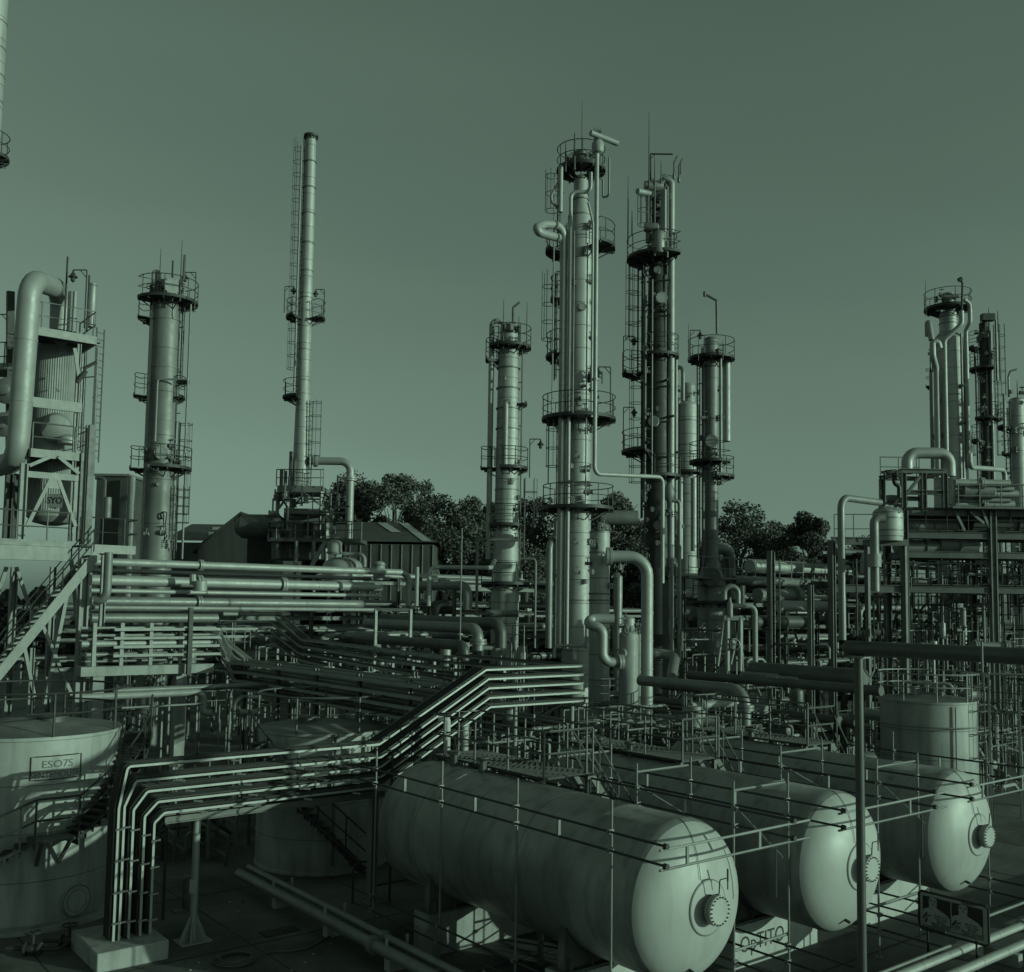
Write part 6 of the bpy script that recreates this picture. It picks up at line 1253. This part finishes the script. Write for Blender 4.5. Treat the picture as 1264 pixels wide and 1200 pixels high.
# ---------------------------------------------------------- trees
def tree(label, px, D, py_top, w_px, seed, m='leaf', group='trees behind the plant', dens=1.0, lean=0, conif=False):
    q = random.Random(seed); g = W(px, 745, D); x0, y0 = g.x, g.y; H = zat(x0, y0, py_top); Rw = w_px / F * D / 2 * 1.75
    T = thing('tree', label, 'tree', (x0, y0, 0), group)
    b = MB(); base = V((x0, y0, 0)); tips = []
    tr = [base, base + V((q.uniform(-.4, .4), q.uniform(-.4, .4), H * .25)), base + V((q.uniform(-1, 1), q.uniform(-1, 1), H * .5)), base + V((q.uniform(-1, 1), q.uniform(-1, 1), H * .82))]
    b.sweep(tr, [.45, .36, .26, .07], 8)
    nl = 30
    for i in range(nl):
        f = .22 + .7 * i / nl; a = q.uniform(0, 6.28); hgt = H * f * .85; o = tr[1].lerp(tr[3], max(0, (f - .25) / .75)) ; o.z = hgt * .9
        if conif: rr = Rw * (1.05 - f) * q.uniform(.6, 1)
        else: rr = Rw * q.uniform(.45, .98) * (math.sin(math.pi * min(1, (f * .86 + .12))) ** .55)
        tip = base + V((math.cos(a) * rr, math.sin(a) * rr, min(H * .95, hgt + H * q.uniform(.06, .18))))
        mid = o.lerp(tip, .5) + V((0, 0, q.uniform(-.3, .8))); b.sweep([o, mid, tip], [.14, .09, .03], 5); tips += [tip, mid.lerp(tip, .3)]
    b.build('trunk', 'bark', T)
    c = MB(); vs = []; fs = []; lobes = []
    for i in range(46):
        a = q.uniform(0, 6.283); zz = q.uniform(-1, 1); rr = math.sqrt(max(0, 1 - zz * zz)) * q.uniform(.35, .8)
        if conif: rr *= (1 - zz) * .6 + .25
        lobes.append((base + V((math.cos(a) * rr * Rw, math.sin(a) * rr * Rw, H * .54 + zz * H * .4 * q.uniform(.8, 1))), Rw * q.uniform(.17, .33)))
    for cc, lr in lobes:
        lr = min(lr, max(.6, H - cc.z)); n = int(520 * dens * (lr / (Rw * .3)) ** 1.3)
        for _k in range(n):
            d = V((q.gauss(0, 1), q.gauss(0, 1), q.gauss(0, .8))).normalized() * lr * (q.random() ** .3) * q.uniform(.9, 1.15); p = cc + d
            s = q.uniform(.09, .17); u = V((q.uniform(-1, 1), q.uniform(-1, 1), q.uniform(-1, 1))).normalized(); v = u.cross(V((q.uniform(-1, 1), q.uniform(-1, 1), q.uniform(-1, 1)))).normalized()
            k0 = len(vs); vs += [p - u * s * 1.2, p + v * s * .8, p + u * s * 1.2, p - v * s * .8]; fs.append((k0, k0 + 1, k0 + 2, k0 + 3))
    c.v = vs; c.f = fs
    me = bpy.data.meshes.new('crown'); o0 = ORG[T.name]; me.from_pydata([v - o0 for v in vs], [], fs); me.materials.append(MAT[m]); o = bpy.data.objects.new('crown', me); COL.objects.link(o); o.parent = T; ORG[o.name] = o0
for args in (('tall spreading gum tree peaking just right of the flue pipe', 484, 112, 570, 66, 1, 'leaf', 1.2), ('gum tree with rounded crown right of the tallest one', 530, 114, 586, 62, 2, 'leaf', 1.1),
             ('dark bushy tree directly behind the flue pipe', 424, 116, 580, 66, 3, 'leaf_dark', 1.1), ('lower tree left of the pale column', 575, 112, 600, 56, 4, 'leaf', 1), ('tree between the two left pale columns', 655, 116, 596, 60, 5, 'leaf_dark', 1),
             ('pale leaved tree seen left of the dark column', 762, 110, 588, 62, 6, 'leaf', 1), ('broad tree crown just left of the tallest gum tree', 452, 118, 577, 50, 21, 'leaf', 1), ('dense tree between the gum trees and the pale column', 598, 114, 604, 40, 22, 'leaf_dark', 1), ('low dark tree behind the foot of the tallest column', 715, 112, 612, 60, 7, 'leaf_dark', 1),
             ('broad tree just right of the slender grey column', 915, 108, 612, 78, 8, 'leaf', 1.2), ('tree filling behind the fat silver pipe', 955, 114, 632, 50, 9, 'leaf_dark', 1), ('narrow pointed tree standing alone at the right', 1000, 104, 620, 50, 10, 'leaf_dark', 1.2),
             ('low tree behind the domed silver drum', 1060, 112, 655, 66, 11, 'leaf_dark', .9), ('low tree behind the shed at centre left', 540, 104, 640, 70, 12, 'leaf_dark', 1), ('low tree behind the left pale column', 620, 106, 640, 80, 13, 'leaf', 1), ('low bushy tree beyond the dark column', 810, 112, 640, 90, 14, 'leaf_dark', 1),
             ('low bushy tree at the foot of the narrow pointed tree', 985, 100, 668, 70, 15, 'leaf_dark', .9), ('low bushy tree beyond the slender column', 880, 104, 662, 70, 16, 'leaf', .9)):
    tree(args[0], args[1], args[2], args[3], args[4], args[5], args[6], dens=args[7])
# dark scrub line and far plant mass hiding the horizon
q = random.Random(99); vs = []; fs = []
for i in range(42000):
    D = q.uniform(120, 150); px = q.uniform(-60, 1330); g = W(px, 745, D); h = (6.5 + 2.5 * math.sin(px * .05) + 1.5 * math.sin(px * .13 + 1)) * (q.random() ** .6) ; p = V((g.x, g.y, max(.1, h)))
    s = q.uniform(.25, .5); u = V((q.uniform(-1, 1), q.uniform(-1, 1), q.uniform(-1, 1))).normalized(); v = u.cross(V((q.uniform(-1, 1), q.uniform(-1, 1), q.uniform(-1, 1)))).normalized(); k0 = len(vs); vs += [p - u * s, p + v * s, p + u * s, p - v * s]; fs.append((k0, k0 + 1, k0 + 2, k0 + 3))
me = bpy.data.meshes.new('scrub'); me.from_pydata(vs, [], fs); me.materials.append(MAT['leaf_dark']); o = bpy.data.objects.new('scrub', me); COL.objects.link(o); tag(o, 'far line of scrub and bushes along the horizon', 'bushes', kind='stuff')
# ============================================================ WORLD, SUN, CAMERA
SUN_EL = R(9.0); sd = V((.485, -.875, 0)).normalized(); az = math.atan2(sd.x, sd.y)
sv = V((sd.x * math.cos(SUN_EL), sd.y * math.cos(SUN_EL), math.sin(SUN_EL)))
TINT = (.64, 1.0, .78)
w = bpy.data.worlds.new("World"); SC.world = w; w.use_nodes = True
nt = w.node_tree; N = nt.nodes; L = nt.links; bg = N['Background']
sky = N.new('ShaderNodeTexSky'); sky.sky_type = 'NISHITA'; sky.sun_disc = False; sky.sun_elevation = SUN_EL; sky.sun_rotation = az
sky.air_density = 1.0; sky.dust_density = 1.5; sky.ozone_density = 1.0
bw = N.new('ShaderNodeRGBToBW'); L.new(sky.outputs[0], bw.inputs[0])
pw_ = N.new('ShaderNodeMath'); pw_.operation = 'POWER'; L.new(bw.outputs[0], pw_.inputs[0]); pw_.inputs[1].default_value = 0.75
tcw = N.new('ShaderNodeTexCoord'); mpw = N.new('ShaderNodeMapping'); mpw.inputs['Scale'].default_value = (1.2, 1.2, 5); L.new(tcw.outputs['Generated'], mpw.inputs['Vector'])
nzw = N.new('ShaderNodeTexNoise'); nzw.inputs['Scale'].default_value = 1.6; nzw.inputs['Detail'].default_value = 5; L.new(mpw.outputs[0], nzw.inputs['Vector'])
mrw = N.new('ShaderNodeMapRange'); L.new(nzw.outputs['Fac'], mrw.inputs[0]); mrw.inputs[1].default_value = .3; mrw.inputs[2].default_value = .8; mrw.inputs[3].default_value = .96; mrw.inputs[4].default_value = 1.09
pm_ = N.new('ShaderNodeMath'); pm_.operation = 'MULTIPLY'; L.new(pw_.outputs[0], pm_.inputs[0]); L.new(mrw.outputs[0], pm_.inputs[1])
cm = N.new('ShaderNodeCombineColor')
for i in range(3):
    mm = N.new('ShaderNodeMath'); mm.operation = 'MULTIPLY'; L.new(pm_.outputs[0], mm.inputs[0]); mm.inputs[1].default_value = TINT[i]; L.new(mm.outputs[0], cm.inputs[i])
L.new(cm.outputs[0], bg.inputs[0]); bg.inputs[1].default_value = .108
sl = bpy.data.lights.new('sun', 'SUN'); sl.energy = 2.4; sl.angle = R(.5); sl.color = (.68, 1.0, .74)
so = bpy.data.objects.new('sun', sl); COL.objects.link(so); so.rotation_euler = (-sv).to_track_quat('-Z', 'Y').to_euler()
cam = bpy.data.cameras.new('camera'); co = bpy.data.objects.new('camera', cam); COL.objects.link(co); SC.camera = co
co.location = CAM; co.rotation_euler = Matrix((cr, cu, -cw)).transposed().to_euler()
cam.sensor_fit = 'HORIZONTAL'; cam.sensor_width = 36; cam.lens = F / 1264 * 36; cam.shift_y = (CY - 600) / 1264; cam.clip_end = 3000; cam.clip_start = .1
SC.view_settings.view_transform = 'Standard'; SC.view_settings.look = 'None'; SC.view_settings.gamma = 1; SC.view_settings.exposure = 0
